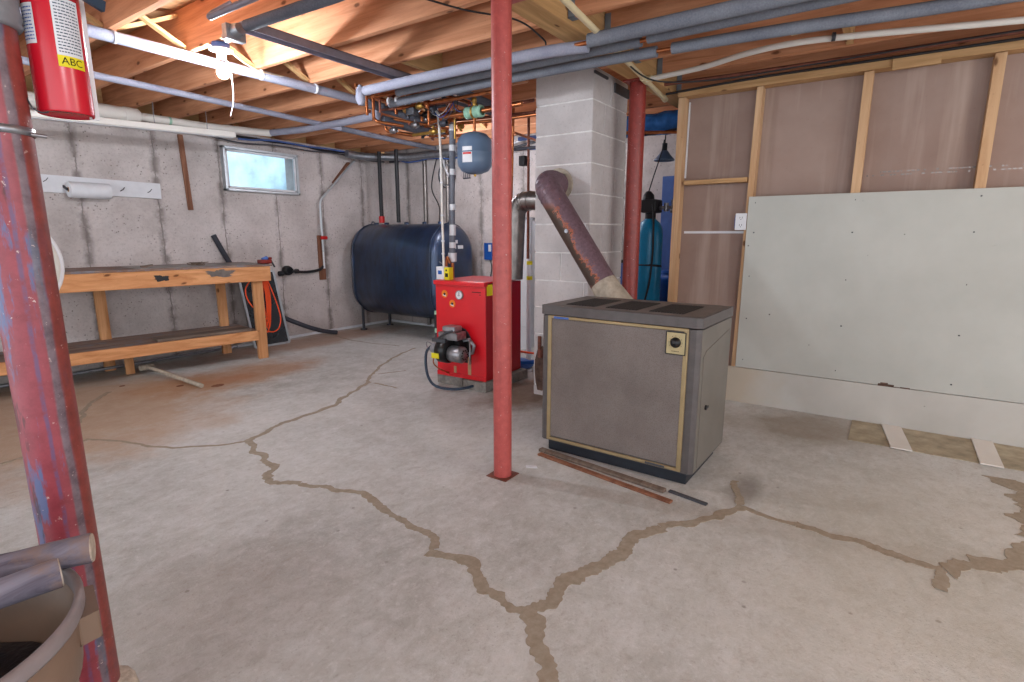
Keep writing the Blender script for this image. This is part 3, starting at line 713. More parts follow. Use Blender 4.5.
obj('cleanout_hinge', MB().cyl((3.39, 2.095, 0.36), (3.39, 2.095, 0.46), 0.014, 10).cyl((3.387, 2.085, 0.30), (3.387, 2.085, 0.36), 0.02, 10), 'oldcopper', ch)
fl_ = MB(); fl_.box(3.72, 3.97, 1.698, 1.71, 2.18, 2.24); fl_.box(3.40, 3.60, 1.698, 1.71, 2.235, 2.25); obj('flashing', fl_, 'darkgrey', ch)

# rusty flue from the furnace to the chimney
ft = thing('flue_pipe', (3.1, 1.40, 0.78), 'rusty mauve flue pipe running diagonally from the brown furnace to the block chimney', 'flue')
P = elbow((3.39, 1.955, 1.545), (3.19, 1.955, 1.555), (3.115, 1.455, 0.90), 0.13, 8)
flm = MB(); flm.tube(P, 0.083, 32)
obj('pipe', flm, 'flue', ft)
rg = MB()
for i in range(1, len(P)-1):
    d = (P[i+1]-P[i-1]).normalized()
    rg.tube([P[i]-d*0.004, P[i], P[i]+d*0.004], [0.0835, 0.0865, 0.0835], 32)
obj('elbow_rib', rg, 'flue', ft)
obj('collar', MB().tube([(3.398, 1.955, 1.545), (3.385, 1.955, 1.545)], 0.112, 32), 'cone', ft)
dd = (Vector((3.115, 1.455, 0.90)) - Vector((3.19, 1.955, 1.555))).normalized(); e0 = Vector((3.115, 1.455, 0.90))
obj('draft_cone', MB().tube([e0-dd*0.01, e0+dd*0.05, e0+dd*0.14, (3.145, 1.29, 0.70), (3.145, 1.29, 0.40)], [0.084, 0.088, 0.10, 0.108, 0.108], 32), 'cone', ft)
pos_ = Vector((3.19, 1.955, 1.555)).lerp(e0, 0.50)+Vector((-0.083, 0.0, 0.0)); obj('foil_patch', MB().cyl(pos_, pos_+Vector((-0.006, 0, 0)), 0.013, 8), 'galv', ft)

# ================================================================ brown furnace
hx, hy = 2.49, 1.10
ht = thing('gas_furnace', (hx, hy, 0), 'large brown and charcoal furnace cabinet with mesh front and louvred top', 'furnace', rz=math.radians(-1.0))
def loc(name, mb, mat, par=ht, **k): return obj(name, mb, mat, par, world=False, **k)
W2 = 0.43; D = 0.535; Z0, Z1 = 0.068, 0.83
pr = [(0.015, -W2), (D, -W2), (D, W2), (0.015, W2), (0.0, W2-0.02), (0.0, -W2+0.02)]
loc('cabinet', MB().extrude([(x, y) for x, y in pr], 2, Z0, 0.775), 'heater', bevel=0.006)
loc('top', MB().extrude([(0.004, -W2-0.006), (D+0.003, -W2-0.006), (D+0.003, W2+0.004), (0.004, W2+0.004), (-0.006, W2-0.02), (-0.006, -W2+0.02)], 2, 0.782, Z1), 'heater', bevel=0.008)
loc('top_panel', box(0.02, D-0.015, -W2+0.01, W2-0.01, Z1, Z1+0.002), 'heatertop', bevel=0.001)
for yc in (0.235, 0.0, -0.235):
    lv = MB(); lv.box(0.07, D-0.13, yc-0.085, yc+0.085, Z1+0.002, Z1+0.0035)
    for k in range(20):
        yy = yc-0.082+k*0.0085; lv.box(0.075, D-0.135, yy, yy+0.004, Z1+0.0035, Z1+0.0065)
    loc('top_louvre', lv, 'louvre')
loc('plinth', box(0.03, D-0.03, -W2+0.035, W2-0.035, 0.0, Z0), 'heaterbase', bevel=0.003)
loc('front_grille', box(-0.008, 0.002, -0.360, W2-0.065, 0.10, 0.762), 'grille')
fr_ = MB(); fr_.box(-0.014, 0.0, -0.377, -0.356, 0.078, 0.782-0.004); fr_.box(-0.014, 0.0, W2-0.07, W2-0.048, 0.078, 0.778); fr_.box(-0.0135, 0.0, -0.377, W2-0.048, 0.076, 0.092); fr_.box(-0.0135, 0.0, -0.377, W2-0.048, 0.764, 0.779)
loc('front_trim', fr_, 'gold', bevel=0.003)
loc('maker_plate', box(-0.015, -0.010, 0.255, 0.345, 0.764, 0.776), 'bluecol')
PY = -0.321
cp = loc('control_plate', box(-0.018, -0.006, PY-0.044, PY+0.044, 0.655, 0.757), 'goldplate', bevel=0.002)
loc('plate_border', MB().box(-0.0188, -0.006, PY-0.047, PY-0.044, 0.652, 0.760).box(-0.0188, -0.006, PY+0.044, PY+0.047, 0.652, 0.760).box(-0.0188, -0.006, PY-0.047, PY+0.047, 0.757, 0.760).box(-0.0188, -0.006, PY-0.047, PY+0.047, 0.652, 0.655), 'black', cp)
loc('dial_knob', MB().lathe([(0.001, 0.024), (0.016, 0.024), (0.019, 0.02), (0.020, 0.006), (0.025, 0.003), (0.025, 0)], (-0.018, PY, 0.710), (-1, 0, 0), 28), 'blackgloss', cp)
for k in range(9):
    a = math.radians(-30+k*30); loc('scale_mark', box(-0.0190, -0.018, PY+0.031*math.cos(a)-0.001, PY+0.031*math.cos(a)+0.001, 0.710+0.031*math.sin(a)-0.002, 0.710+0.031*math.sin(a)+0.002), 'inkblack', cp)
pl_ = MB()
for k in range(6): pl_.box(-0.0190, -0.018, PY-0.017+k*0.006, PY-0.013+k*0.006, 0.667, 0.670)
loc('printed_line', pl_, 'inkblack', cp)
loc('base_tag', box(-0.0145, -0.010, -0.30, -0.20, 0.079, 0.09), 'darkgrey')
# side access panel
sd = MB(); v = [(0.06, 0.085), (D-0.02, 0.085), (D-0.02, 0.705), (D-0.03, 0.715), (0.10, 0.665), (0.055, 0.64)]
sd.extrude(v, 1, -W2-0.004, -W2+0.001)
loc('side_panel', sd, 'heaterside', bevel=0.002)
loc('side_skin', box(0.02, D-0.003, -W2-0.0015, -W2+0.001, 0.075, 0.772), 'heaterside')
loc('panel_latch', MB().cyl((0.135, -W2-0.003, 0.375), (0.135, -W2-0.012, 0.375), 0.012, 12).box(0.125, 0.165, -W2-0.013, -W2-0.010, 0.37, 0.38), 'black')
# slats on the floor
def slat(p0, p1, w_, h_, mat, label):
    tag(obj('wooden_stick', MB().bar(p0, p1, w_, h_), mat, bevel=0.002), label, 'slat')
slat((2.475, 1.515, 0.009), (2.375, 0.76, 0.009), 0.035, 0.016, 'slat', 'thin brown wooden slat on the floor, touching the furnace base')
slat((2.42, 1.49, 0.006), (2.29, 0.70, 0.006), 0.030, 0.011, 'rodwood', 'thin reddish wooden slat on the floor, outermost of the two before the furnace')
slat((2.395, 0.745, 0.006), (2.36, 0.56, 0.006), 0.022, 0.009, 'darkgrey', 'short dark slat on the floor at the right front corner of the furnace')

# ================================================================ red boiler
bt = thing('boiler', (3.22, 2.722, 0), 'red oil boiler with round gauge and burner, standing behind the middle post', 'boiler', rz=math.radians(2.7))
def bo(name, mb, mat, par=bt, **k): return obj(name, mb, mat, par, world=False, **k)
BW_ = 0.2415; BD = 0.525; B0, B1 = 0.08, 0.853
bo('jacket', box(0.012, BD, -BW_+0.002, BW_-0.002, B0, B1-0.02), 'boilerdark', bevel=0.004)
fp = MB(); hole = []
# front panel with an arched opening
n_ = 20; yc, zc, rr_ = -0.005, 0.335, 0.098
pan = [(-BW_, B0), (-BW_, B1-0.03), (BW_, B1-0.03), (BW_, B0)]
bo('front_panel', box(0.0, 0.014, -BW_, BW_, B0, B1-0.03), 'boiler', bevel=0.004)
bo('hood', box(-0.022, 0.03, -BW_-0.004, BW_+0.004, B1-0.035, B1-0.002), 'boiler', bevel=0.004)
bo('lid', box(0.0, BD+0.004, -BW_-0.003, BW_+0.003, B1-0.012, B1), 'boiler', bevel=0.003)
ar = MB(); prof = [(yc+rr_*math.cos(math.pi*k/n_), zc+0.04+rr_*1.15*math.sin(math.pi*k/n_)) for k in range(n_+1)] + [(yc-rr_, 0.21), (yc+rr_, 0.21)]
ar.extrude(prof, 0, -0.002, 0.006); bo('burner_opening', ar, 'black')
rr2 = MB().tube([(-0.002, yc+rr_*math.cos(math.pi*k/n_), zc+0.04+rr_*1.15*math.sin(math.pi*k/n_)) for k in range(n_+1)], 0.004, 8); bo('opening_rim', rr2, 'darksteel')
ga = bo('gauge', MB().lathe([(0.036, 0), (0.036, 0.012), (0.031, 0.016), (0.030, 0.010)], (0, -0.0, 0.745), (-1, 0, 0), 32), 'steel')
bo('dial_face', MB().cyl((0, 0.0, 0.745), (-0.010, 0.0, 0.745), 0.031, 32), 'white', ga)
bo('needle', MB().box(-0.012, -0.010, -0.002, 0.002, 0.735, 0.768).box(-0.012, -0.010, -0.006, 0.016, 0.742, 0.744), 'inkblack', ga)
for (yy, zz) in ((0.150, 0.745), (0.075, 0.672)):
    st = bo('warning_sticker', MB().cyl((0.0, yy, zz), (-0.0015, yy, zz), 0.030, 24), 'orangetag', label='round white and orange warning sticker')
    bo('sticker_centre', MB().cyl((-0.0015, yy, zz-0.006), (-0.0025, yy, zz-0.006), 0.020, 3), 'white', st); bo('sticker_mark', MB().cyl((-0.0025, yy, zz), (-0.0032, yy, zz), 0.011, 8), 'inkblack', st)
mk = MB()
for k in range(9): mk.box(-0.0012, 0.0, -0.125-k*0.0095, -0.118-k*0.0095, 0.770, 0.777)
mk.box(-0.0012, 0.0, -0.185, -0.200, 0.752, 0.757); bo('maker_name', mk, 'inkblack')
bo('rating_label', box(0.02, 0.10, -BW_-0.0035, -BW_, B1-0.105, B1-0.02), 'yellow', label='yellow rating label at the top of the side')
bo('control_tag', box(0.02, 0.10, BW_-0.001, BW_+0.010, B1-0.20, B1-0.07), 'white'); bo('side_switch', box(0.01, 0.07, BW_, BW_+0.030, 0.42, 0.60), 'mint', bevel=0.003); bo('switch_face', box(0.004, 0.011, BW_+0.004, BW_+0.027, 0.46, 0.57), 'black')
bo('sill', box(-0.006, 0.014, -BW_, BW_, B0, B0+0.035), 'boiler', bevel=0.002)
bo('rust_drip', box(-0.003, 0.001, 0.045, 0.070, 0.09, 0.17), 'cardboard'); bo('rust_drip', box(-0.003, 0.001, -0.100, -0.07, 0.085, 0.26), 'cardboard')
# burner, one part with sub-parts
bu = bo('burner', MB().cyl((0.0, 0.02, 0.36), (-0.10, 0.02, 0.36), 0.062, 28).lathe([(0.001, -0.055), (0.088, -0.055), (0.098, -0.045), (0.098, 0.03), (0.085, 0.042), (0.001, 0.042)], (-0.13, 0.075, 0.325), (0, 1, 0), 36), 'blackgloss')
bo('transformer', box(-0.175, -0.05, -0.075, 0.105, 0.415, 0.475), 'steel', bu, bevel=0.008)
bo('transformer_cover', box(-0.165, -0.06, -0.045, 0.075, 0.475, 0.52), 'galv', bu, bevel=0.012)
bo('primary_control', box(-0.20, -0.13, 0.02, 0.15, 0.395, 0.425), 'darkgrey', bu, bevel=0.005)
bo('motor', MB().lathe([(0.001, 0), (0.058, 0), (0.064, 0.01), (0.064, 0.115), (0.05, 0.130), (0.001, 0.132)], (-0.13, 0.02, 0.305), (0, -1, 0), 32), 'steel', bu)
bo('fuel_pump', MB().cyl((-0.13, 0.11, 0.325), (-0.13, 0.20, 0.325), 0.036, 18).box(-0.16, -0.10, 0.15, 0.19, 0.29, 0.37), 'galv', bu, bevel=0.003)
bo('yellow_label', box(-0.2305, -0.222, 0.06, 0.13, 0.275, 0.315), 'yellow', bu); bo('flange', MB().lathe([(0.05, 0), (0.075, 0), (0.075, 0.012), (0.05, 0.012)], (-0.03, -0.075, 0.35), (-1, 0, 0), 6), 'galv', bu)
vn = MB()
for k in range(10):
    a = 2*math.pi*k/10; vn.cyl((-0.13+0.035*math.cos(a), -0.114, 0.305+0.035*math.sin(a)), (-0.13+0.035*math.cos(a), -0.1145-0.001, 0.305+0.035*math.sin(a)), 0.007, 8)
bo('motor_vent', vn, 'black', bu)
bo('motor_strap', MB().tube(smooth_path([(-0.05, -0.10, 0.42), (-0.09, -0.135, 0.36), (-0.10, -0.14, 0.28), (-0.06, -0.11, 0.22)]), 0.006, 8), 'steel', bu)
bo('conduit', MB().tube(smooth_path([(-0.16, -0.03, 0.49), (-0.20, 0.02, 0.47), (-0.20, 0.08, 0.43)]), 0.008, 8), 'darkgrey', bu)
bo('power_hose', MB().tube(smooth_path([(-0.13, 0.20, 0.35), (-0.15, 0.245, 0.30), (-0.16, 0.25, 0.20), (-0.18, 0.21, 0.10), (-0.20, 0.12, 0.045), (-0.15, 0.0, 0.025), (-0.08, -0.08, 0.03), (0.0, -0.12, 0.04)]), 0.011, 10), 'blueblack', bu)
bo('oil_line', MB().tube(smooth_path([(-0.12, 0.17, 0.29), (-0.14, 0.19, 0.22), (-0.10, 0.17, 0.16), (0.0, 0.14, 0.1)]), 0.005, 8), 'copper', bu)
bo('pump_handle', MB().tube(smooth_path([(-0.13, 0.20, 0.36), (-0.15, 0.24, 0.375), (-0.15, 0.235, 0.33), (-0.13, 0.20, 0.30)]), 0.005, 8), 'steel', bu)
bu.location = (0, -0.022, 0)
# feet blocks
def blk(x0, x1, y0, y1, label):
    t = MB().box(x0, x1, y0, y1, 0, 0.078); tag(obj('concrete_block', t, 'stone', bevel=0.006), label, 'block', None)
blk(3.23, 3.40, 2.72, 2.99, 'flat grey block under the front left corner of the red boiler')
blk(3.20, 3.42, 2.46, 2.69, 'flat grey block under the front right corner of the red boiler')
blk(3.55, 3.78, 2.45, 2.66, 'flat grey block under the rear right corner of the red boiler')
# flue of the boiler
bf = thing('flue_pipe', (3.66, 2.47, 0.85), 'dull silver flue pipe rising from the red boiler into the side of the chimney', 'flue')
P = elbow((3.64, 2.50, 0.853), (3.64, 2.47, 1.47), (3.64, 2.16, 1.455), 0.12, 8)
obj('pipe', MB().tube(P, 0.072, 28), 'galvflue', bf)
rg = MB()
for k in (0.30, 0.45, 0.6, 0.75, 0.9):
    i = 1+int(k*(len(P)-2)); 
    rg.tube([P[i]-Vector((0, 0.001, 0)), P[i]+(P[min(i+1, len(P)-1)]-P[i]).normalized()*0.008], 0.0755, 28)
obj('rib', rg, 'galvflue', bf)
obj('collar', MB().cyl((3.64, 2.185, 1.455), (3.64, 2.151, 1.455), 0.095, 28), 'galv', bf)
# vertical pipes at the boiler
ins = thing('insulated_pipe', (3.4, 2.95, 0.855), 'vertical grey insulated pipe with white tape bands rising from the red boiler', 'pipe')
obj('foam_sleeve', MB().tube([(3.4, 2.945, 0.98), (3.4, 2.94, 1.5), (3.4, 2.915, 2.06)], 0.025, 18), 'foam', ins)
for z in (0.99, 1.10, 1.20, 1.24, 1.40, 1.67, 1.85, 2.0):
    obj('tape_band', MB().cyl((3.4, 2.944-(z-1)*0.026, z), (3.4, 2.943-(z-1)*0.026, z+(0.045 if z != 0.99 else 0.07)), 0.0268 if z > 1 else 0.034, 18), 'white', ins)
obj('copper_stub', MB().cyl((3.4, 2.945, 0.853), (3.4, 2.945, 0.99), 0.014, 14), 'copper', ins)
obj('copper_bend', MB().tube(elbow((3.4, 2.915, 2.05), (3.4, 2.905, 2.10), (3.4, 3.02, 2.115), 0.03), 0.014, 12), 'copper', ins)
rb = thing('relief_valve', (3.38, 2.99, 0.853), 'brass relief valve with copper discharge bend on top of the red boiler', 'valve')
obj('valve_body', MB().lathe([(0.016, 0), (0.02, 0.01), (0.022, 0.05), (0.016, 0.06), (0.018, 0.09), (0.010, 0.10), (0.001, 0.10)], (3.36, 2.99, 0.853), seg=18), 'brass', rb)
obj('discharge_pipe', MB().tube(elbow((3.35, 2.975, 0.90), (3.34, 2.95, 1.04), (3.34, 2.92, 0.98), 0.03), 0.011, 12), 'copper', rb)
obj('test_lever', MB().bar((3.36, 2.99, 0.955), (3.33, 3.03, 0.99), 0.012, 0.004), 'steel', rb)
bx = thing('control_box', (3.37, 2.965, 0.853), 'small white and yellow control box on the front edge of the red boiler top', 'control box')
obj('case', box(3.245, 3.30, 2.905, 2.985, 0.854, 0.955), 'white', bx, bevel=0.003)
obj('blue_print', MB().box(3.2435, 3.245, 2.925, 2.965, 0.895, 0.925), 'blue', bx)
ys_ = obj('yellow_side', box(3.25, 3.30, 2.855, 2.904, 0.854, 0.95), 'yellow', bx); obj('ink_mark', MB().box(3.2485, 3.25, 2.865, 2.895, 0.875, 0.905).box(3.2485, 3.25, 2.875, 2.89, 0.92, 0.935), 'inkblack', ys_)
wc = thing('wiring_conduit', (3.3, 2.95, 0.955), 'thin white conduit running up from the red boiler to the ceiling pipes', 'conduit')
obj('tube', MB().tube(smooth_path([(3.30, 2.952, 0.955), (3.3, 2.955, 1.4), (3.3, 2.955, 1.775), (3.3, 2.975, 2.10), (3.29, 3.00, 2.17), (3.26, 3.08, 2.20)], 6), 0.0095, 12), 'pvc', wc)
for z in (1.05, 1.15, 1.35, 1.6, 1.78): obj('cable_tie', MB().cyl((3.3, 2.955, z), (3.3, 2.955, z+0.012), 0.0135, 12), 'white', wc)
for k, (y, z) in enumerate(((2.86, 2.16), (2.80, 2.10))):
    tag(obj('cable', MB().tube(smooth_path([(3.3, 2.965, 1.98), (3.29, 2.975, 2.10), (3.26, 3.01, 2.16), (3.2, 3.12+0.04*k, 2.185+0.02*k)]), 0.005, 8), 'white'), ('white cable curling off the top of the thin conduit, %s' % ('lower one' if k == 0 else 'upper one')), 'cable', 'white cables at the conduit top')
# expansion tank
xt = thing('expansion_tank', (3.3, 2.62, 1.645), 'slate blue expansion tank hanging from the copper pipes beside the middle post', 'tank')
obj('shell', MB().lathe([(0.001, 0), (0.05, 0.005), (0.10, 0.025), (0.125, 0.06), (0.13, 0.09), (0.13, 0.145), (0.132, 0.148), (0.132, 0.156), (0.13, 0.16), (0.13, 0.22), (0.122, 0.25), (0.09, 0.285), (0.04, 0.30), (0.001, 0.302)], (3.3, 2.62, 1.645), seg=40), 'exptank', xt)
def label_on(cx, cy, rad, a0, a1, z0, z1):
    global EX, EY; return wrap_label(cx, cy, rad, a0, a1, z0, z1)
at_ = math.atan2(-2.62, -3.3)
xl = obj('label', label_on(3.3, 2.62, 0.1312, at_-0.75, at_-0.15, 1.72, 1.83), 'white', xt); obj('red_print', label_on(3.3, 2.62, 0.1325, at_-0.7, at_-0.2, 1.775, 1.79), 'redvalve', xl)
obj('air_valve', MB().cyl((3.3, 2.62, 1.632), (3.3, 2.62, 1.648), 0.010, 12), 'brass', xt)
obj('nipple', MB().cyl((3.3, 2.62, 1.94), (3.3, 2.62, 2.05), 0.011, 12), 'copper', xt)
asx = thing('air_separator', (3.3, 2.62, 2.05), 'green enamelled air separator fitting above the slate blue expansion tank', 'fitting')
obj('body', MB().lathe([(0.03, -0.075), (0.042, -0.07), (0.042, -0.04), (0.036, -0.035), (0.045, 0), (0.036, 0.035), (0.042, 0.04), (0.042, 0.07), (0.03, 0.075)], (3.3, 2.62, 2.085), (0, 1, 0), 24), 'mint', asx)
obj('vent_cap', MB().lathe([(0.014, 0), (0.014, 0.03), (0.02, 0.034), (0.02, 0.06), (0.008, 0.07), (0.001, 0.07)], (3.3, 2.62, 2.12), seg=16), 'brass', asx)
obj('brass_band', MB().cyl((3.3, 2.612, 2.085), (3.3, 2.628, 2.085), 0.047, 24), 'brass', asx)

# ================================================================ oil tank
ot_ = thing('oil_tank', (4.82, 4.88, 0), 'big black oval oil tank on legs in the corner behind the red boiler', 'tank')
TX0, TX1, TZ0, TZ1 = 4.47, 5.17, 0.21, 1.335; Rr = (TX1-TX0)/2; cxm = (TX0+TX1)/2
def stad(inset, n=14):
    R_ = Rr - inset; zt, zb = TZ1-Rr, TZ0+Rr; o = []
    for k in range(n+1): a = math.pi*k/n; o.append((cxm+R_*math.cos(a), zt+R_*math.sin(a)))
    for k in range(n+1): a = math.pi+math.pi*k/n; o.append((cxm+R_*math.cos(a), zb+R_*math.sin(a)))
    return o
tb = MB(); v = []; fs = []; ring = []
for (ins_, yy) in ((Rr-0.02, 4.080), (0.20, 4.085), (0.10, 4.10), (0.045, 4.125), (0.015, 4.16), (0.0, 4.21), (0.0, 5.50), (0.015, 5.56), (0.045, 5.60), (0.10, 5.635), (0.20, 5.65), (Rr-0.02, 5.655)):
    ring.append([(x, yy, z) for x, z in stad(ins_)])
m_ = len(ring[0])
v = [q for g in ring for q in g]
for i in range(len(ring)-1):
    for k in range(m_): k2 = (k+1) % m_; fs.append((i*m_+k, (i+1)*m_+k, (i+1)*m_+k2, i*m_+k2))
fs.append(tuple(range(m_))); fs.append(tuple(reversed(range((len(ring)-1)*m_, len(ring)*m_))))
tb.add(v, fs, True); obj('shell', tb, 'tank', ot_)
sm = MB()
for yy in (4.20, 5.50):
    pr = stad(-0.003); sm.tube([(x, yy, z) for x, z in pr] + [(pr[0][0], yy, pr[0][1])], 0.007, 8)
obj('weld_seam', sm, 'tank', ot_)
for (x, y) in ((4.60, 5.52), (5.05, 5.52), (4.60, 4.25), (5.05, 4.25)):
    lg = obj('leg', MB().cyl((x, y, 0), (x, y, 0.40), 0.018, 14), 'darksteel', ot_); obj('foot', MB().cyl((x, y, 0), (x, y, 0.012), 0.045, 16), 'darksteel', lg)
lgm = MB()
for (z, y, w2_) in ((1.12, 4.078, 0.07), (1.03, 4.078, 0.05), (1.03, 4.078, 0.05)): pass
for (x, z, a) in ((4.75, 1.13, 0.09), (4.74, 1.07, 0.05), (4.85, 1.07, 0.08)): lgm.box(x-a/2, x+a/2, 4.070, 4.084, z-0.02, z+0.018)
obj('tank_labels', lgm, 'white', ot_)
bng = MB()
for y in (4.35, 4.6, 4.9, 5.25, 5.44): bng.lathe([(0.03, 0), (0.03, 0.025), (0.001, 0.025)], (cxm, y, TZ1-0.002), seg=16)
obj('bung', bng, 'tank', ot_)
for y in (4.20, 5.50): obj('lifting_lug', MB().tube([(cxm-0.0, y-0.03*math.cos(math.pi*k/8), TZ1+0.035*math.sin(math.pi*k/8)) for k in range(9)], 0.006, 8), 'tank', ot_)
for (y, col_, lb) in ((5.335, True, 'nearest the window wall'), (5.035, False, 'nearer the boiler')):
    t = thing('fill_pipe', (cxm, y, TZ1), 'black vertical pipe from the black oil tank up to the joists, %s' % lb, 'pipe', 'black pipes rising from the oil tank')
    obj('pipe', MB().cyl((cxm, y, TZ1+0.02), (cxm, y, 2.215), 0.024, 16), 'black', t)
    if col_: obj('coupling', MB().cyl((cxm, y, TZ1+0.02), (cxm, y, TZ1+0.10), 0.036, 16), 'redvalve', t, label='red coupling')
tag(obj('conduit_pipe', MB().tube(elbow((5.20, 5.70, 2.16), (4.95, 5.70, 2.28), (4.2, 5.70, 1.62), 0.05)[1:], 0.014, 12), 'galv'), 'slanting silver conduit on the window wall left of the black oil tank', 'conduit') if False else None

# ================================================================ things on the window wall
cd = thing('oil_line_conduit', (4.19, 5.70, 0.78), 'silver conduit bending down the window wall on a wooden backer', 'conduit')
P = [(5.12, 5.70, 2.235)] + elbow((4.95, 5.70, 2.232), (4.84, 5.70, 2.225), (4.22, 5.70, 1.64), 0.04)[0:] + elbow((4.22, 5.70, 1.64), (4.185, 5.70, 1.58), (4.19, 5.70, 1.0), 0.04)[1:]
obj('tube', MB().tube(P, 0.014, 12), 'alu', cd)
obj('backer_board', box(4.15, 4.235, 5.735, 5.758, 0.66, 1.20), 'rodwood', cd, bevel=0.002); obj('diagonal_backer', MB().bar((4.43, 5.74, 1.83), (4.67, 5.74, 2.09), 0.03, 0.07, (0, 1, 0)), 'rodwood', cd)
obj('lower_tube', MB().cyl((4.19, 5.70, 1.0), (4.19, 5.70, 0.80), 0.012, 12), 'white', cd)
obj('red_clip', MB().cyl((4.17, 5.69, 1.17), (4.24, 5.69, 1.17), 0.022, 12), 'redvalve', cd)
wt = thing('water_meter', (3.69, 5.70, 0.78), 'dark round valve and meter on the wall to the right of the workbench', 'meter')
obj('body', MB().lathe([(0.001, 0), (0.05, 0), (0.055, 0.01), (0.055, 0.05), (0.04, 0.06), (0.001, 0.06)], (3.70, 5.755, 0.80), (0, -1, 0), 24), 'blackgloss', wt)
obj('valve_wheel', MB().tube([(3.70+0.04*math.cos(2*math.pi*k/16), 5.675, 0.80+0.04*math.sin(2*math.pi*k/16)) for k in range(17)], 0.007, 8), 'black', wt)
obj('pipe', MB().tube(smooth_path([(3.60, 5.72, 0.77), (3.75, 5.72, 0.785), (3.95, 5.72, 0.77), (4.12, 5.72, 0.785), (4.19, 5.71, 0.83)]), 0.016, 12), 'black', wt)
obj('coupling', MB().cyl((3.80, 5.72, 0.785), (3.84, 5.72, 0.785), 0.026, 12).cyl((3.59, 5.72, 0.77), (3.64, 5.72, 0.77), 0.028, 12), 'black', wt)
tag(obj('wood_batten', MB().bar((2.69, 5.745, 2.15), (2.715, 5.745, 1.445), 0.045, 0.025, (0, 1, 0)), 'rodwood', bevel=0.003), 'narrow red-brown wooden batten hanging upright on the wall left of the window', 'batten')
rl = thing('wall_rail_board', (1.9, 5.75, 1.54), 'long white painted board with hooks fixed on the concrete wall above the workbench', 'board')
obj('board', MB().bar((0.9, 5.748, 1.625), (2.46, 5.748, 1.607), 0.022, 0.14, (0, 0, 1)), 'white', rl, bevel=0.002)
hk = [(1.42, 1.63), (1.60, 1.64), (2.14, 1.60), (2.36, 1.60)]
for (x, z) in hk: obj('hook', MB().tube([(x-0.015, 5.737, z-0.012), (x, 5.72, z), (x+0.015, 5.72, z+0.02)], 0.003, 6), 'darksteel', rl)
tw = thing('paper_towel_roll', (1.86, 5.67, 1.56), 'white paper towel roll on a holder fixed to the long white board', 'paper towel')
obj('roll', MB().tube([(1.72, 5.655, 1.572), (1.73, 5.655, 1.572), (2.00, 5.655, 1.572), (2.01, 5.655, 1.572)], [0.063, 0.066, 0.066, 0.063], 32), 'white', tw)
obj('core', MB().cyl((1.718, 5.655, 1.572), (1.721, 5.655, 1.572), 0.02, 20), 'cardboard', tw); obj('core_hole', MB().cyl((1.716, 5.655, 1.572), (1.719, 5.655, 1.572), 0.012, 16), 'black', tw)
obj('holder_arm', MB().bar((1.712, 5.735, 1.60), (1.712, 5.655, 1.572), 0.008, 0.02), 'darksteel', tw); obj('holder_arm', MB().bar((2.02, 5.735, 1.60), (2.02, 5.655, 1.572), 0.008, 0.02), 'darksteel', tw)
lf = thing('strip_light', (2.0, 5.0, 1.97), 'long white unlit strip light fitting hung below the joists along the window wall', 'light fitting')
obj('housing', MB().bar((0.8, 5.0, 1.995), (2.80, 5.0, 2.086), 0.10, 0.046), 'pvc', lf, bevel=0.006); obj('reflector', MB().bar((0.8, 5.0, 1.974), (2.79, 5.0, 2.064), 0.064, 0.011), 'white', lf)
for x in (1.2, 2.157, 2.575): obj('hanger', MB().cyl((x, 5.0, 2.01+0.045*(x-0.8)), (x, 5.0, 2.249), 0.003, 6), 'steel', lf)
sw = obj('plug_cover', MB().box(5.27, 5.299, 3.945, 4.06, 0.91, 1.11), 'blue', bevel=0.003); tag(sw, 'bright blue electrical box on the back wall above the red boiler', 'box')
obj('white_switch', box(5.260, 5.27, 3.95, 3.985, 1.01, 1.09), 'white', sw); obj('wire', MB().tube(smooth_path([(5.28, 3.98, 0.91), (5.285, 3.96, 0.85), (5.285, 3.96, 0.78), (5.285, 4.0, 0.6)]), 0.006, 8), 'darkgrey', sw)
for (x, y, s_) in ((5.28, 4.62, 'nearest the oil tank pipes'),):
    t = thing('cable_coil', (x, y, 1.72), 'loose coil of grey and white cable hanging on the back wall above the oil tank', 'cable')
    for j, (ra, c_) in enumerate(((0.13, 'white'), (0.15, 'darkgrey'), (0.12, 'galv'))):
        obj('loop', MB().tube([(5.27-0.01*j, 4.62+ra*math.cos(2*math.pi*k/24)*0.9, 1.93+ra*math.sin(2*math.pi*k/24)) for k in range(25)], 0.008, 8), c_, t)
    obj('tail', MB().tube(smooth_path([(5.26, 4.62, 2.2), (5.25, 4.66, 2.1), (5.25, 4.60, 1.95), (5.26, 4.52, 1.85)]), 0.014, 8), 'white', t); obj('hanging_wire', MB().tube(smooth_path([(5.28, 4.8, 2.15), (5.28, 4.9, 1.8), (5.285, 4.78, 1.55), (5.285, 4.80, 1.3)]), 0.006, 8), 'black', t)
wh = thing('wire_bracket', (5.29, 4.33, 1.9), 'small black wire bracket hanging on the back wall right of the cable coil', 'bracket')
for y in (4.28, 4.31, 4.34, 4.37): obj('tine', MB().cyl((5.285, y, 1.88), (5.285, y, 1.97), 0.004, 6), 'darksteel', wh)
obj('crossbar', MB().bar((5.285, 4.27, 1.88), (5.285, 4.38, 1.88), 0.01, 0.012), 'darksteel', wh); obj('top_wire', MB().cyl((5.285, 4.33, 1.97), (5.285, 4.33, 2.2), 0.004, 6).bar((5.285, 4.27, 1.97), (5.285, 4.38, 1.97), 0.008, 0.008), 'darksteel', wh)

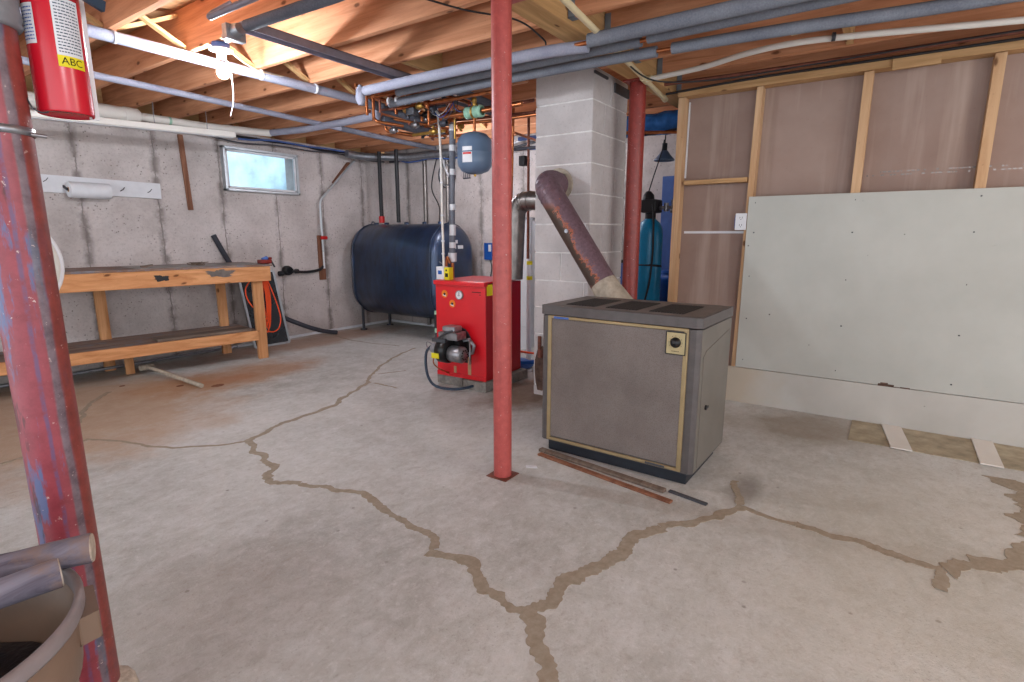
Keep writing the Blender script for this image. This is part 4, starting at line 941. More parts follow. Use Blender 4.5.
# ================================================================ workbench
ang = math.radians(-7.6)
bw_ = thing('workbench', (2.9, 4.97, 0), 'long orange-brown timber workbench with lower shelf along the window wall', 'workbench', rz=0)
M0 = Matrix.Translation(Vector((3.02, 4.95, 0))) @ Matrix.Rotation(ang, 4, 'Z')
def bb(x0, x1, y0, y1, z0, z1):      # bench space: x from right end leftwards negative, y towards the wall
    mb = box(x0, x1, y0, y1, z0, z1); mb.v = [M0 @ q for q in mb.v]; return mb
LX = -3.2
obj('front_rail', bb(LX, 0.0, 0.0, 0.038, 0.765, 0.905), 'bench', bw_, bevel=0.004)
obj('side_rail', bb(-0.038, 0.0, 0.04, 0.60, 0.765, 0.905), 'benchleg', bw_, bevel=0.003)
obj('back_rail', bb(LX, 0.0, 0.60, 0.638, 0.765, 0.905), 'bench', bw_)
obj('bench_top', bb(LX, 0.02, -0.004, 0.66, 0.906, 0.924), 'benchtop', bw_, bevel=0.003)
obj('lower_rail', bb(LX, -0.17, 0.0, 0.038, 0.195, 0.290), 'bench', bw_, bevel=0.004)
obj('lower_shelf', bb(LX, -0.14, 0.04, 0.62, 0.268, 0.286), 'benchtop', bw_)
for (x, y) in ((-0.16, 0.04), (-0.31, 0.55), (-1.31, 0.55), (-2.3, 0.04), (-2.3, 0.55)):
    obj('leg', bb(x, x+(0.09 if x > -0.2 else 0.082), y, y+0.045, 0.0, 0.764), 'benchleg', bw_, bevel=0.003)
obj('leg', bb(-1.21, -1.145, 0.28, 0.32, 0.0, 0.266), 'benchleg', bw_, bevel=0.003)
pt = MB()
def paint(x0, x1, z0, z1, seed):
    pr = []
    for k in range(48):
        a = 2*math.pi*k/48; q = 0.75+0.6*noise.noise(Vector((math.cos(a)*1.7, math.sin(a)*1.7, seed)))+0.25*noise.noise(Vector((math.cos(a)*6, math.sin(a)*6, seed)))
        pr.append(((x0+x1)/2+(x1-x0)/2*math.cos(a)*q, (z0+z1)/2+(z1-z0)/2*math.sin(a)*q))
    mb = MB().extrude(pr, 1, -0.0015, 0.001); mb.v = [M0 @ q for q in mb.v]; return mb
obj('paint_stain', paint(-0.62, -0.30, 0.825, 0.90, 3), 'galvflue', bw_, label='grey paint stain'); obj('paint_stain', paint(-1.02, -0.84, 0.81, 0.87, 8), 'black', bw_, label='black stain')
obj('top_sheet', bb(-1.1, 0.0, 0.01, 0.5, 0.9245, 0.928), 'galvflue', bw_)
# loose things on the bench
def bt_(p): return tuple(M0 @ Vector(p))
cl = thing('clamp_tool', bt_((-0.05, 0.02, 0.928)), 'small dark red tool with blue knob at the right end of the workbench top', 'tool')
obj('body', bb(-0.08, 0.035, 0.02, 0.10, 0.929, 0.968), 'redtool', cl, bevel=0.008); obj('knob', MB().cyl(bt_((-0.05, 0.05, 0.968)), bt_((0.0, 0.05, 0.985)), 0.018, 12), 'bluecol', cl); obj('screw', MB().cyl(bt_((0.03, 0.03, 0.95)), bt_((0.045, 0.0, 0.895)), 0.008, 8), 'black', cl); obj('jaw', bb(0.01, 0.04, 0.03, 0.09, 0.968, 0.99), 'redtool', cl, bevel=0.005)
tag(obj('wire_tangle', MB().tube(smooth_path([bt_((-0.62+0.07*math.sin(k*1.9)+0.02*k/3, 0.2+0.03*math.cos(k*2.7), 0.932+0.012*(1+math.sin(k*1.3)))) for k in range(14)]), 0.004, 6), 'slat'), 'thin tangle of old wire lying on the workbench top', 'wire')
tag(obj('scrap_wood', MB().bar(bt_((-1.02, 0.2, 0.933)), bt_((-0.93, 0.22, 0.945)), 0.03, 0.014), 'slat'), 'tiny dark scrap of wood lying on the workbench top above the black stain', 'scrap')
tag(obj('shelf_board', bb(-1.0, -0.2, 0.06, 0.22, 0.2865, 0.310), 'slat', bevel=0.003), 'loose reddish-brown board lying on the lower shelf of the workbench', 'board')
# cord hanging at the bench
oc = thing('extension_cord', bt_((-0.1, 0.15, 0.3)), 'orange extension cord looped and hanging behind the right leg of the workbench', 'cord')
for k in range(6):
    pts = []
    cx_ = -0.02 + 0.012*k - 0.03; h_ = 0.40+0.03*((k*37) % 5)
    for j in range(25):
        a = 2*math.pi*j/24; pts.append(bt_((cx_+0.028*math.cos(a)*(1+0.25*k/5), 0.10+0.012*k, 0.80-h_/2-0.04+h_/2*math.sin(a))))
    obj('coil_loop', MB().tube(pts, 0.006, 8), 'orange', oc)
obj('long_loop', MB().tube(smooth_path([bt_(p) for p in ((-0.0, 0.12, 0.80), (0.04, 0.13, 0.70), (0.09, 0.14, 0.55), (0.125, 0.14, 0.38), (0.10, 0.14, 0.27), (0.04, 0.14, 0.235), (-0.02, 0.14, 0.25))]), 0.006, 8), 'orange', oc)
obj('left_strand', MB().tube(smooth_path([bt_(p) for p in ((-0.12, 0.12, 0.80), (-0.19, 0.14, 0.70), (-0.19, 0.14, 0.60), (-0.14, 0.14, 0.50))]), 0.006, 8), 'orange', oc)
# framed insect screens leaning against the wall
def screen(p0, p1, h, lean, label, grp):
    """p0,p1 foot corners on the floor; h height; lean the horizontal shift of the top"""
    p0, p1 = Vector(p0), Vector(p1); up = Vector((lean[0], lean[1], h)); t = thing('insect_screen', tuple((p0+p1)/2), label, 'screen', grp)
    a, b, c, d = p0, p1, p1+up, p0+up; nrm = (p1-p0).cross(up).normalized()
    for s, e in ((a, d), (b, c), (a, b), (d, c)): obj('frame_bar', MB().bar(s, e, 0.022, 0.014, tuple(nrm)), 'alu', t)
    mb = MB(); o = nrm*0.001; mb.add([a+o, b+o, c+o, d+o, a-o, b-o, c-o, d-o], [(0, 1, 2, 3), (7, 6, 5, 4), (0, 4, 5, 1), (1, 5, 6, 2), (2, 6, 7, 3), (3, 7, 4, 0)]); obj('mesh_panel', mb, 'screen', t); return t
screen((3.115, 5.515, 0.012), (3.515, 5.505, 0.012), 0.80, (-0.05, 0.125), 'tall dark framed insect screen leaning on the wall behind the right leg of the workbench', None)
tag(obj('black_hose', MB().tube(smooth_path([(2.90, 5.725, 1.20), (3.02, 5.725, 0.95), (3.22, 5.725, 0.60), (3.50, 5.71, 0.33), (3.75, 5.60, 0.17), (3.98, 5.54, 0.07), (4.16, 5.50, 0.028)], 8), 0.026, 14), 'darksteel'), 'thick black hose leaning on the wall, curving down to the floor by the workbench', 'hose')
tag(obj('floor_pipe', MB().tube([(2.02, 4.41, 0.020), (1.985, 5.30, 0.062)], 0.018, 14).cyl((1.93, 5.30, 0.055), (2.04, 5.30, 0.055), 0.024, 12), 'cone'), 'short metal pipe lying on the floor in front of the workbench, running under it', 'pipe')
tag(obj('wall_pipe', MB().cyl((1.0, 5.66, 0.03), (3.0, 5.66, 0.03), 0.014, 12), 'galv'), 'long thin pale pipe lying at the wall below the workbench', 'pipe')
for k, (x, y, s_, lb) in enumerate(((1.95, 4.62, 0.028, 'brown leaf-like scrap on the floor left of the short metal pipe'), (1.68, 5.0, 0.02, 'dark scrap on the floor just below the workbench shelf'), (2.13, 4.38, 0.05, 'flat brown smear of rust at the near end of the short metal pipe'))):
    mb = MB(); pr = [(x+s_*math.cos(2*math.pi*j/9)*(1+0.4*noise.noise(Vector((j, k, 0)))), y+s_*0.7*math.sin(2*math.pi*j/9)*(1+0.4*noise.noise(Vector((j, k, 3))))) for j in range(9)]
    mb.extrude(pr, 2, 0.0005, 0.004); tag(obj('floor_scrap', mb, 'rodwood'), lb, 'debris')
tag(obj('white_scrap', MB().extrude([(2.26, 1.40), (2.28, 1.42), (2.255, 1.47), (2.235, 1.455)], 2, 0.0005, 0.004), 'white'), 'tiny white scrap on the floor right of the middle post', 'scrap')

# ================================================================ pipes below the joists
def insulated(name, segs, mat, label, r, bare=None, grp=None):
    t = thing(name, segs[0][0], label, 'pipe', grp)
    for s in segs: obj('foam_sleeve', MB().tube(smooth_path(s, 5) if len(s) > 2 else s, r, 18), mat, t)
    if bare: obj('copper_pipe', MB().tube(bare, 0.011, 10), 'copper', t)
    return t
t = insulated('insulated_pipe', [[(2.682, 3.08, 2.17), (2.68, 2.47, 2.17), (2.683, 1.70, 2.165), (2.735, 1.41, 2.165)]], 'foamlight', 'pale grey insulated pipe left of the chimney, topmost, ending in an elbow by copper pipes', 0.031, [(2.682, 3.12, 2.17), (2.68, 2.4, 2.17), (2.70, 1.39, 2.17)])
obj('end_elbow', MB().tube([(2.684, 3.13, 2.215), (2.684, 3.13, 2.18), (2.684, 3.13, 2.12), (2.684, 3.13, 2.085)], [0.010, 0.030, 0.034, 0.018], 18), 'foamlight', t)
t = insulated('insulated_pipe', [[(2.69, 1.385, 2.175), (2.69, 0.60, 2.175), (2.70, -1.5, 2.175)]], 'foam', 'thick grey insulated pipe under the joists right of the beam, topmost of the three', 0.034, [(2.69, 1.395, 2.175), (2.69, 1.0, 2.175), (2.7, -1.5, 2.175)])
t = insulated('insulated_pipe', [[(2.84, 2.93, 2.17), (2.835, 2.1, 2.17), (2.84, 1.165, 2.17)], [(2.815, 1.12, 2.17), (2.815, 0.3, 2.17), (2.82, -1.5, 2.17)]], 'foam', 'grey insulated pipe under the joists, middle one of the three long runs', 0.025, [(2.84, 3.15, 2.17), (2.83, 1.14, 2.17), (2.82, -1.5, 2.17)])
t = insulated('insulated_pipe', [[(2.985, 3.16, 2.152), (2.945, 2.2, 2.152), (2.955, 1.5, 2.152), (2.975, 1.13, 2.152)], [(2.975, 1.05, 2.152), (3.02, 0.5, 2.152), (3.12, -0.2, 2.152), (3.2, -1.5, 2.152)]], 'foam', 'lowest of three long grey insulated pipes, a gap showing copper near the right', 0.028, [(2.985, 3.2, 2.152), (2.95, 1.7, 2.152), (2.975, 1.09, 2.152), (3.12, -0.2, 2.152)])
for y in (3.06, 3.14): obj('tape_band', MB().cyl((2.98, y, 2.165), (2.98, y+0.02, 2.165), 0.031, 18), 'white', t)
t = insulated('insulated_pipe', [[(-0.2, 3.453, 2.215), (1.178, 3.458, 2.215), (2.302, 3.472, 2.215), (3.055, 3.479, 2.215)]], 'foamlight', 'pale grey insulated pipe crossing under the joists just behind the lit bulb', 0.030)
for x in (0.92, 1.34, 2.155, 2.565): obj('hanger_strap', MB().cyl((x, 3.457+0.0085*x-0.01, 2.215), (x+0.012, 3.457+0.0085*x-0.01, 2.215), 0.0325, 18), 'white', t)
insulated('insulated_pipe', [[(3.05, 3.475, 2.208), (3.55, 3.20, 2.10)]], 'foamdark', 'dark grey insulated pipe dropping into the tangle of copper pipes', 0.036)
insulated('insulated_pipe', [[(3.16, 3.44, 2.10), (3.5, 3.36, 2.07), (3.72, 3.28, 2.05)]], 'foamdark', 'short dark grey insulated pipe with green band, lower one above the black tank', 0.036)
insulated('insulated_pipe', [[(-0.2, 4.27, 2.2), (1.477, 4.29, 2.2), (2.66, 4.37, 2.2), (3.55, 4.45, 2.2)]], 'foamlight', 'thin pale grey insulated pipe crossing under the joists behind the lit bulb, farther back', 0.022)
insulated('insulated_pipe', [[(3.5, 4.48, 2.21), (4.2, 4.54, 2.21), (5.0, 4.57, 2.21)]], 'foamdark', 'dark grey pipe under the joists above the black oil tank', 0.026)
insulated('insulated_pipe', [[(2.85, 2.62, 2.205), (3.3, 2.66, 2.205), (3.9, 2.74, 2.205)], ], 'foamdark', 'dark grey pipe under the joists left of the middle post, above the expansion tank', 0.030)
insulated('insulated_pipe', [[(3.2, 2.82, 2.20), (3.95, 2.86, 2.20)]], 'foamdark', 'dark grey pipe under the joists, seen between the middle post and the chimney', 0.026)
# white drain along the window wall with fat coupling, joining the run by the tank
wd = thing('drain_pipe', (2.3, 5.5, 2.33), 'fat white drain pipe hung high along the window wall above the strip light', 'pipe')
obj('fat_section', MB().tube([(-0.2, 5.35, 2.185), (1.50, 5.35, 2.185), (2.10, 5.35, 2.185)], 0.055, 24), 'pvc', wd)
obj('reducer', MB().tube([(2.08, 5.35, 2.185), (2.18, 5.35, 2.185), (2.20, 5.35, 2.185)], [0.060, 0.060, 0.04], 24), 'pvc', wd)
obj('coupling', MB().cyl((1.74, 5.35, 2.185), (1.86, 5.35, 2.185), 0.060, 24), 'pvc', wd)
obj('thin_section', MB().tube([(2.18, 5.35, 2.185), (2.75, 5.35, 2.19), (3.30, 5.20, 2.195)], 0.033, 20), 'pvc', wd); obj('blue_joint', MB().cyl((2.42, 5.35, 2.187), (2.44, 5.35, 2.187), 0.0345, 20), 'mint', wd)
jp = thing('drain_pipe', (3.28, 4.6, 2.17), 'pale grey wrapped pipe running from the window wall towards the copper pipes', 'pipe')
obj('pipe', MB().tube([(3.30, 5.20, 2.20), (3.285, 4.65, 2.17), (3.26, 3.95, 2.165), (3.16, 3.52, 2.14)], 0.030, 20), 'foamlight', jp)
obj('end_elbow', MB().tube([(3.12, 3.465, 2.215), (3.12, 3.465, 2.19), (3.12, 3.465, 2.12), (3.12, 3.465, 2.085)], [0.018, 0.036, 0.034, 0.018], 18), 'foamlight', jp)
# metal strut crossing the joists
st = thing('metal_strut', (1.75, 2.78, 2.2), 'long dark steel channel fixed under the joists right of the lit bulb', 'strut')
obj('channel', MB().box(1.66, 2.86, 2.745, 2.75, 2.205, 2.249).box(1.66, 2.86, 2.815, 2.82, 2.205, 2.249).box(1.66, 2.86, 2.745, 2.82, 2.244, 2.249), 'strut', st)
cdx = thing('conduit_pipe', (1.66, 2.6, 2.2), 'thick grey conduit with metal end fitting, running overhead from the steel channel', 'conduit')
obj('pipe', MB().tube([(1.63, 2.70, 2.20), (1.66, 2.1, 2.2), (1.70, -1.0, 2.2)], 0.026, 18), 'foamdark', cdx); obj('end_fitting', MB().tube([(1.615, 2.73, 2.19), (1.61, 2.78, 2.18), (1.60, 2.85, 2.165)], [0.027, 0.040, 0.020], 14).box(1.56, 1.66, 2.76, 2.80, 2.14, 2.21), 'galv', cdx, bevel=0.003)
cdy = thing('conduit_pipe', (1.4, 2.4, 2.12), 'thin dark pipe with hooked end overhead, left of the thick grey conduit', 'pipe')
obj('pipe', MB().tube(elbow((1.375, -0.8, 2.12), (1.355, 2.53, 2.12), (1.40, 2.57, 2.16), 0.03) + [(1.45, 2.50, 2.20)], 0.013, 14), 'strut', cdy)
# lit bulb
lh = thing('bulb_fitting', (1.765, 3.22, 2.25), 'white porcelain lampholder with lit bare bulb and pull cord under a joist', 'lamp')
LX_, LY_ = 1.768, 3.20
obj('electrical_box', MB().lathe([(0.001, 0), (0.048, 0), (0.048, 0.03), (0.001, 0.03)], (LX_, LY_, 2.219), seg=8), 'bluecol', lh)
obj('lampholder', MB().lathe([(0.001, 0.0), (0.022, 0.0), (0.024, 0.026), (0.035, 0.038), (0.060, 0.044), (0.062, 0.05), (0.001, 0.052)], (LX_, LY_, 2.167), seg=32), 'white', lh)
obj('bulb_cap', MB().lathe([(0.014, 0), (0.016, 0.004), (0.014, 0.008), (0.016, 0.012), (0.014, 0.016), (0.016, 0.020), (0.014, 0.03)], (LX_, LY_, 2.140), seg=20), 'steel', lh)
obj('glass_bulb', MB().lathe([(0.001, -0.034), (0.012, -0.032), (0.022, -0.026), (0.030, -0.014), (0.032, 0), (0.029, 0.014), (0.020, 0.03), (0.014, 0.040)], (LX_, LY_, 2.100), seg=24), 'bulb', lh, label='glowing bare bulb')
obj('pull_cord', MB().tube(smooth_path([(LX_+0.03, LY_, 2.165), (LX_+0.045, LY_-0.005, 2.08), (LX_+0.045, LY_, 1.96), (LX_+0.02, LY_, 1.87)]), 0.0025, 6), 'white', lh)
# thin cables stapled to the joists
def cable(pts, r, mat, label, name='cable', cat='cable', grp=None):
    return tag(obj(name, MB().tube(smooth_path(pts, 8), r, 8), mat), label, cat, grp)
cable([(1.80, 3.2, 2.235), (1.95, 3.3, 2.215), (2.1, 3.36, 2.205), (2.3, 3.45, 2.235), (2.5, 3.5, 2.24)], 0.004, 'pvccream', 'thin pale cable sagging from the lamp holder to the next joist')
cable([(1.75, 1.9, 2.24), (2.1, 1.75, 2.22), (2.35, 1.60, 2.215), (2.62, 1.62, 2.21), (2.72, 1.66, 2.215)], 0.0045, 'black', 'thin black cable passing behind the top of the middle post')
cable([(3.2, 1.42, 2.215), (3.45, 1.32, 2.14), (3.65, 1.0, 2.14), (3.8, 0.5, 2.18), (3.85, -0.1, 2.2), (3.9, -1.5, 2.22)], 0.005, 'black', 'thin black cable drooping below the cream pipe in front of the timber partition')
cable([(4.06, 1.46, 2.20), (4.075, 0.9, 2.222), (4.08, 0.2, 2.222), (4.08, -0.6, 2.22), (4.08, -1.6, 2.22)], 0.008, 'black', 'black cable running along the top of the timber partition')
cable([(3.95, 1.5, 2.24), (3.99, 0.8, 2.238), (4.0, -0.4, 2.235), (4.0, -1.6, 2.235)], 0.012, 'oldcopper', 'dark red-brown pipe along the top of the timber partition', 'copper_pipe', 'pipe')
cable([(3.35, 0.55, 2.225), (3.36, 0.2, 2.235), (3.32, 0.0, 2.21), (3.34, -0.3, 2.23), (3.36, -0.8, 2.24)], 0.005, 'pvccream', 'yellowish cable wavering along a joist above the white pipe')
# wiring and pipes tucked along the tops of the concrete walls
def sag(axis, a0, a1, fix, z, n, amp, seed):
    o = []
    for i in range(n+1):
        t_ = a0+(a1-a0)*i/n; zz = z+amp*noise.noise(Vector((t_*1.7, seed, 0))); f_ = fix+0.02*noise.noise(Vector((t_*1.3, seed, 5)))
        o.append((t_, f_, zz) if axis == 0 else (f_, t_, zz))
    return o
cable(sag(0, 2.9, 5.2, 5.70, 2.205, 16, 0.05, 1), 0.012, 'black', 'thick black cable along the top of the window wall, highest of its bundle')
cable(sag(0, 2.6, 5.2, 5.66, 2.16, 16, 0.05, 2), 0.008, 'darkgrey', 'dark grey cable sagging along the window wall just above the window')
cable(sag(0, 3.2, 5.2, 5.62, 2.20, 16, 0.06, 3), 0.009, 'bluecol', 'dull blue cable along the top of the window wall')
cable(sag(1, 2.3, 5.6, 5.24, 2.17, 18, 0.06, 4), 0.014, 'darkgrey', 'dark grey pipe-like cable high along the back wall above the oil tank')
cable(sag(1, 2.3, 5.6, 5.20, 2.13, 18, 0.08, 5), 0.009, 'bluecol', 'dull blue cable high along the back wall above the oil tank')
cable(sag(1, 2.3, 5.3, 5.16, 2.20, 18, 0.06, 6), 0.008, 'white', 'thin white cable high along the back wall above the oil tank')
for y_, lb_ in ((5.0, 'between the two black fill pipes'), (4.62, 'behind the cable coil')):
    tag(obj('wall_conduit', MB().cyl((5.27, y_, 0.02), (5.27, y_, 2.2), 0.026, 12), 'galvflue'), 'upright grey conduit on the back wall, '+lb_, 'conduit')
tag(obj('foil_duct', MB().tube(smooth_path([(4.5, 5.55, 2.17), (4.7, 5.52, 2.16), (4.95, 5.40, 2.17), (5.12, 5.1, 2.17), (5.12, 4.3, 2.17)], 6), 0.045, 16), 'galv'), 'silver foil wrapped duct running round the corner above the oil tank', 'duct')
wp = thing('white_water_pipe', (3.6, 0.5, 2.2), 'thin white plastic pipe curving along below the joists on the right', 'pipe')
obj('pipe', MB().tube(smooth_path([(3.626, 1.449, 2.20), (3.567, 1.078, 2.20), (3.45, 0.80, 2.20), (3.41, 0.563, 2.20), (3.47, 0.25, 2.20), (3.677, -0.396, 2.20), (3.9, -1.2, 2.2)], 8), 0.016, 14), 'pvc', wp)
obj('pipe_clip', MB().cyl((3.418, 0.37, 2.20), (3.422, 0.355, 2.20), 0.021, 12), 'darksteel', wp)
cpv = thing('cream_plastic_pipe', (3.2, 1.36, 2.2), 'thin cream plastic pipe slanting under the beam above the chimney', 'pipe')
obj('pipe', MB().cyl((2.0, 1.255, 2.205), (4.20, 1.52, 2.205), 0.016, 14), 'pvccream', cpv); obj('end_cap', MB().cyl((4.18, 1.517, 2.205), (4.23, 1.524, 2.205), 0.022, 14), 'pvccream', cpv); obj('tee', MB().cyl((3.58, 1.445, 2.203), (3.68, 1.457, 2.203), 0.022, 14).cyl((3.63, 1.45, 2.203), (3.62, 1.40, 2.203), 0.020, 12), 'pvccream', cpv)

# ---- copper manifold
mf = thing('copper_pipework', (3.0, 3.1, 2.0), 'tangle of copper heating pipes and valves under the joists above the red boiler', 'pipework')
def cop(pts, r=0.012, mat='copper', name='copper_pipe'): return obj(name, MB().tube(pts, r, 12), mat, mf)
cop([(3.0, 3.36, 2.249), (3.0, 3.36, 2.06)]); cop([(2.97, 3.40, 2.249), (2.97, 3.40, 2.10)]); cop([(3.04, 3.33, 2.249), (3.04, 3.33, 2.12)], 0.010, 'oldcopper')
cop(elbow((2.70, 3.20, 2.23), (3.2, 3.24, 2.23), (3.22, 3.5, 2.22), 0.04), 0.011); cop([(2.85, 3.30, 2.225), (3.5, 3.34, 2.20)], 0.011)
cop(elbow((3.22, 3.48, 2.09), (3.22, 3.47, 2.03), (3.4, 3.35, 2.01), 0.03), 0.014); cop([(3.4, 3.35, 2.01), (3.38, 2.98, 2.005)], 0.013, 'brass'); cop([(3.4, 3.02, 2.115), (3.42, 3.3, 2.12), (3.5, 3.45, 2.13)], 0.014)
cop(elbow((3.3, 2.69, 2.085), (3.3, 2.90, 2.085), (3.34, 3.1, 2.07), 0.04), 0.016); cop([(3.3, 2.545, 2.085), (3.3, 2.20, 2.09)], 0.016); cop([(3.1, 3.2, 2.145), (3.08, 2.6, 2.135), (3.06, 2.2, 2.13)], 0.012)
cop([(3.45, 3.1, 2.15), (3.45, 2.5, 2.14), (3.45, 2.2, 2.14)], 0.012, 'oldcopper'); cop([(3.5, 3.3, 2.09), (3.52, 2.6, 2.06), (3.52, 2.2, 2.06)], 0.012); cop([(3.2, 2.98, 2.20), (3.2, 2.98, 2.02)], 0.010); cop([(3.36, 2.86, 2.20), (3.36, 2.86, 1.93)], 0.009, 'brass')
cop([(2.95, 3.12, 2.20), (3.6, 3.16, 2.19)], 0.010, 'oldcopper'); cop([(3.0, 2.75, 2.19), (3.7, 2.78, 2.18)], 0.010); cop([(3.22, 3.26, 2.16), (3.5, 2.95, 2.12)], 0.013)
vrng = random.Random(3)
for k, (x, y, z, c_) in enumerate(((3.12, 3.12, 2.13, 'brass'), (3.3, 3.22, 2.06, 'steel'), (3.38, 3.10, 2.01, 'brass'), (3.22, 3.02, 2.10, 'blackgloss'), (3.42, 3.22, 2.12, 'steel'), (3.5, 3.05, 2.09, 'brass'), (3.08, 2.95, 2.13, 'brass'), (3.3, 2.92, 2.04, 'darksteel'), (3.45, 2.72, 2.14, 'brass'), (3.52, 2.5, 2.06, 'darksteel'), (3.2, 3.36, 2.02, 'steel'))):
    vb = obj('valve', MB().lathe([(0.012, -0.035), (0.022, -0.03), (0.022, -0.012), (0.028, 0), (0.022, 0.012), (0.022, 0.03), (0.012, 0.035)], (x, y, z), (0.1, 1, 0), 14).cyl((x, y, z), (x, y, z+0.045), 0.010, 10), c_, mf)
    if k % 2 == 0: obj('handle', MB().bar((x-0.035, y, z+0.045), (x+0.035, y, z+0.045), 0.012, 0.006), 'redvalve' if k == 4 else 'steel', vb)
for k, (x, y, z, c_) in enumerate(((3.10, 3.05, 2.10, 'darkgrey'), (3.32, 3.05, 2.12, 'black'), (3.22, 2.93, 2.16, 'blue'), (3.18, 2.85, 2.15, 'darksteel'))):
    obj('zone_valve', box(x-0.03, x+0.03, y-0.04, y+0.04, z-0.022, z+0.028), c_, mf, bevel=0.005)
obj('green_fitting', MB().cyl((3.50, 3.38, 2.07), (3.54, 3.36, 2.068), 0.039, 18), 'green', mf); 
obj('red_handle', MB().cyl((3.05, 2.83, 2.235), (3.05, 2.78, 2.235), 0.022, 14).cyl((3.05, 2.74, 2.235), (3.05, 2.70, 2.235), 0.024, 14), 'redvalve', mf)
for k in range(3): obj('control_wire', MB().tube(smooth_path([(3.25, 3.05-0.04*k, 2.17), (3.27, 2.98-0.05*k, 2.10-0.02*k), (3.26, 2.88-0.04*k, 2.11), (3.24, 2.80-0.03*k, 2.16)]), 0.0028, 6), ('white', 'blue', 'darkgrey')[k], mf)
# smaller copper runs and fittings of the pipework
cop([(2.90, 3.26, 2.20), (2.90, 2.95, 2.195), (3.05, 2.90, 2.19)], 0.009); cop([(3.12, 3.55, 2.17), (3.14, 3.1, 2.15), (3.15, 2.7, 2.14)], 0.010, 'oldcopper'); cop([(3.24, 3.4, 2.115), (3.62, 3.05, 2.05)], 0.011)
cop(elbow((3.0, 3.36, 2.08), (3.0, 3.33, 2.05), (3.2, 3.25, 2.04), 0.02), 0.012); cop([(3.55, 3.3, 2.02), (3.6, 2.75, 1.98)], 0.011); cop([(3.6, 3.4, 2.14), (3.62, 2.3, 2.10)], 0.012, 'oldcopper')
for k in range(16):
    x = vrng.uniform(3.0, 3.6); y = vrng.uniform(2.75, 3.35); z = 2.22 - 0.28*(x-3.0) - vrng.uniform(0, 0.06)
    d_ = Vector((vrng.choice((0, 1)), 0, 0)) if vrng.random() < 0.4 else Vector((0, 1, 0))
    q = Vector((x, y, z)); obj('fitting', MB().cyl(q-d_*0.022, q+d_*0.022, 0.019, 12).cyl(q, q+Vector((0, 0, -0.035)), 0.013, 10), ('copper', 'brass', 'darksteel', 'oldcopper', 'copper')[k % 5], mf)
for k in range(7):
    y0 = vrng.uniform(2.8, 3.3); x0 = vrng.uniform(3.05, 3.5)
    obj('control_wire', MB().tube(smooth_path([(x0, y0, 2.24), (x0+vrng.uniform(-.05, .1), y0-0.06, 2.12), (x0+0.03, y0-0.14, 2.11), (x0-0.05, y0-0.22, 2.20)]), 0.003, 6), ('black', 'darkgrey', 'white', 'redvalve', 'black', 'bluecol', 'black')[k], mf)
# pipes seen between post and chimney
gp = thing('copper_riser', (3.7, 2.5, 1.0), 'copper riser pipes between the middle post and the block chimney', 'pipe')
obj('riser', MB().cyl((3.72, 2.60, 0.86), (3.72, 2.56, 2.2), 0.011, 12), 'copper', gp); obj('riser', MB().cyl((4.0, 2.60, 1.0), (4.0, 2.60, 2.2), 0.012, 12), 'oldcopper', gp)
obj('cross_pipe', MB().cyl((3.72, 2.56, 2.0), (4.2, 2.62, 2.0), 0.010, 12), 'copper', gp); obj('cross_pipe', MB().cyl((4.0, 2.75, 1.92), (4.0, 2.35, 1.92), 0.014, 12), 'foamdark', gp); obj('valve', box(3.97, 4.03, 2.62, 2.68, 1.78, 1.86), 'black', gp, bevel=0.004); obj('cross_pipe', MB().cyl((4.3, 2.9, 2.06), (4.3, 2.4, 2.06), 0.018, 12), 'bluecol', gp)
pn = thing('white_cabinet', (4.9, 3.2, 0), 'tall pale cabinet panel standing behind the boiler, seen beside the chimney', 'cabinet')
obj('body', box(4.72, 5.22, 3.06, 3.38, 0.25, 1.36), 'outlet', pn, bevel=0.01); obj('base', box(4.76, 5.18, 3.10, 3.34, 0, 0.25), 'outlet', pn); obj('top_cap', box(4.71, 5.23, 3.05, 3.39, 1.36, 1.38), 'galv', pn)
wpv = thing('vertical_white_pipe', (4.3, 2.78, 0), 'vertical pale blue-white pipe with yellow tags beside the left face of the chimney', 'pipe')
obj('pipe', MB().cyl((4.3, 2.775, 0.0), (4.3, 2.775, 1.36), 0.026, 14), 'white', wpv)
for z in (0.93, 0.79): obj('yellow_tag', MB().cyl((4.3, 2.775, z), (4.3, 2.775, z+0.035), 0.0275, 14), 'yellow', wpv)
tag(obj('orange_pipe', MB().cyl((3.9, 2.75, 0.19), (3.9, 2.151, 0.19), 0.010, 10), 'orange'), 'thin orange tube running level behind the red boiler beside the chimney', 'pipe')
tag(obj('blue_hose', MB().tube(smooth_path([(3.82, 2.62, 0.10), (3.95, 2.6, 0.08), (4.1, 2.5, 0.07), (4.2, 2.4, 0.05)]), 0.02, 12), 'blue'), 'bright blue hose on the floor behind the red boiler', 'hose')
tag(obj('plastic_bag', MB().lathe([(0.001, 0), (0.10, 0.0), (0.13, 0.02), (0.12, 0.05), (0.06, 0.08), (0.001, 0.085)], (4.05, 2.72, 0), seg=18), 'bluecol'), 'crumpled dark blue bag on the floor between boiler and chimney', 'bag')

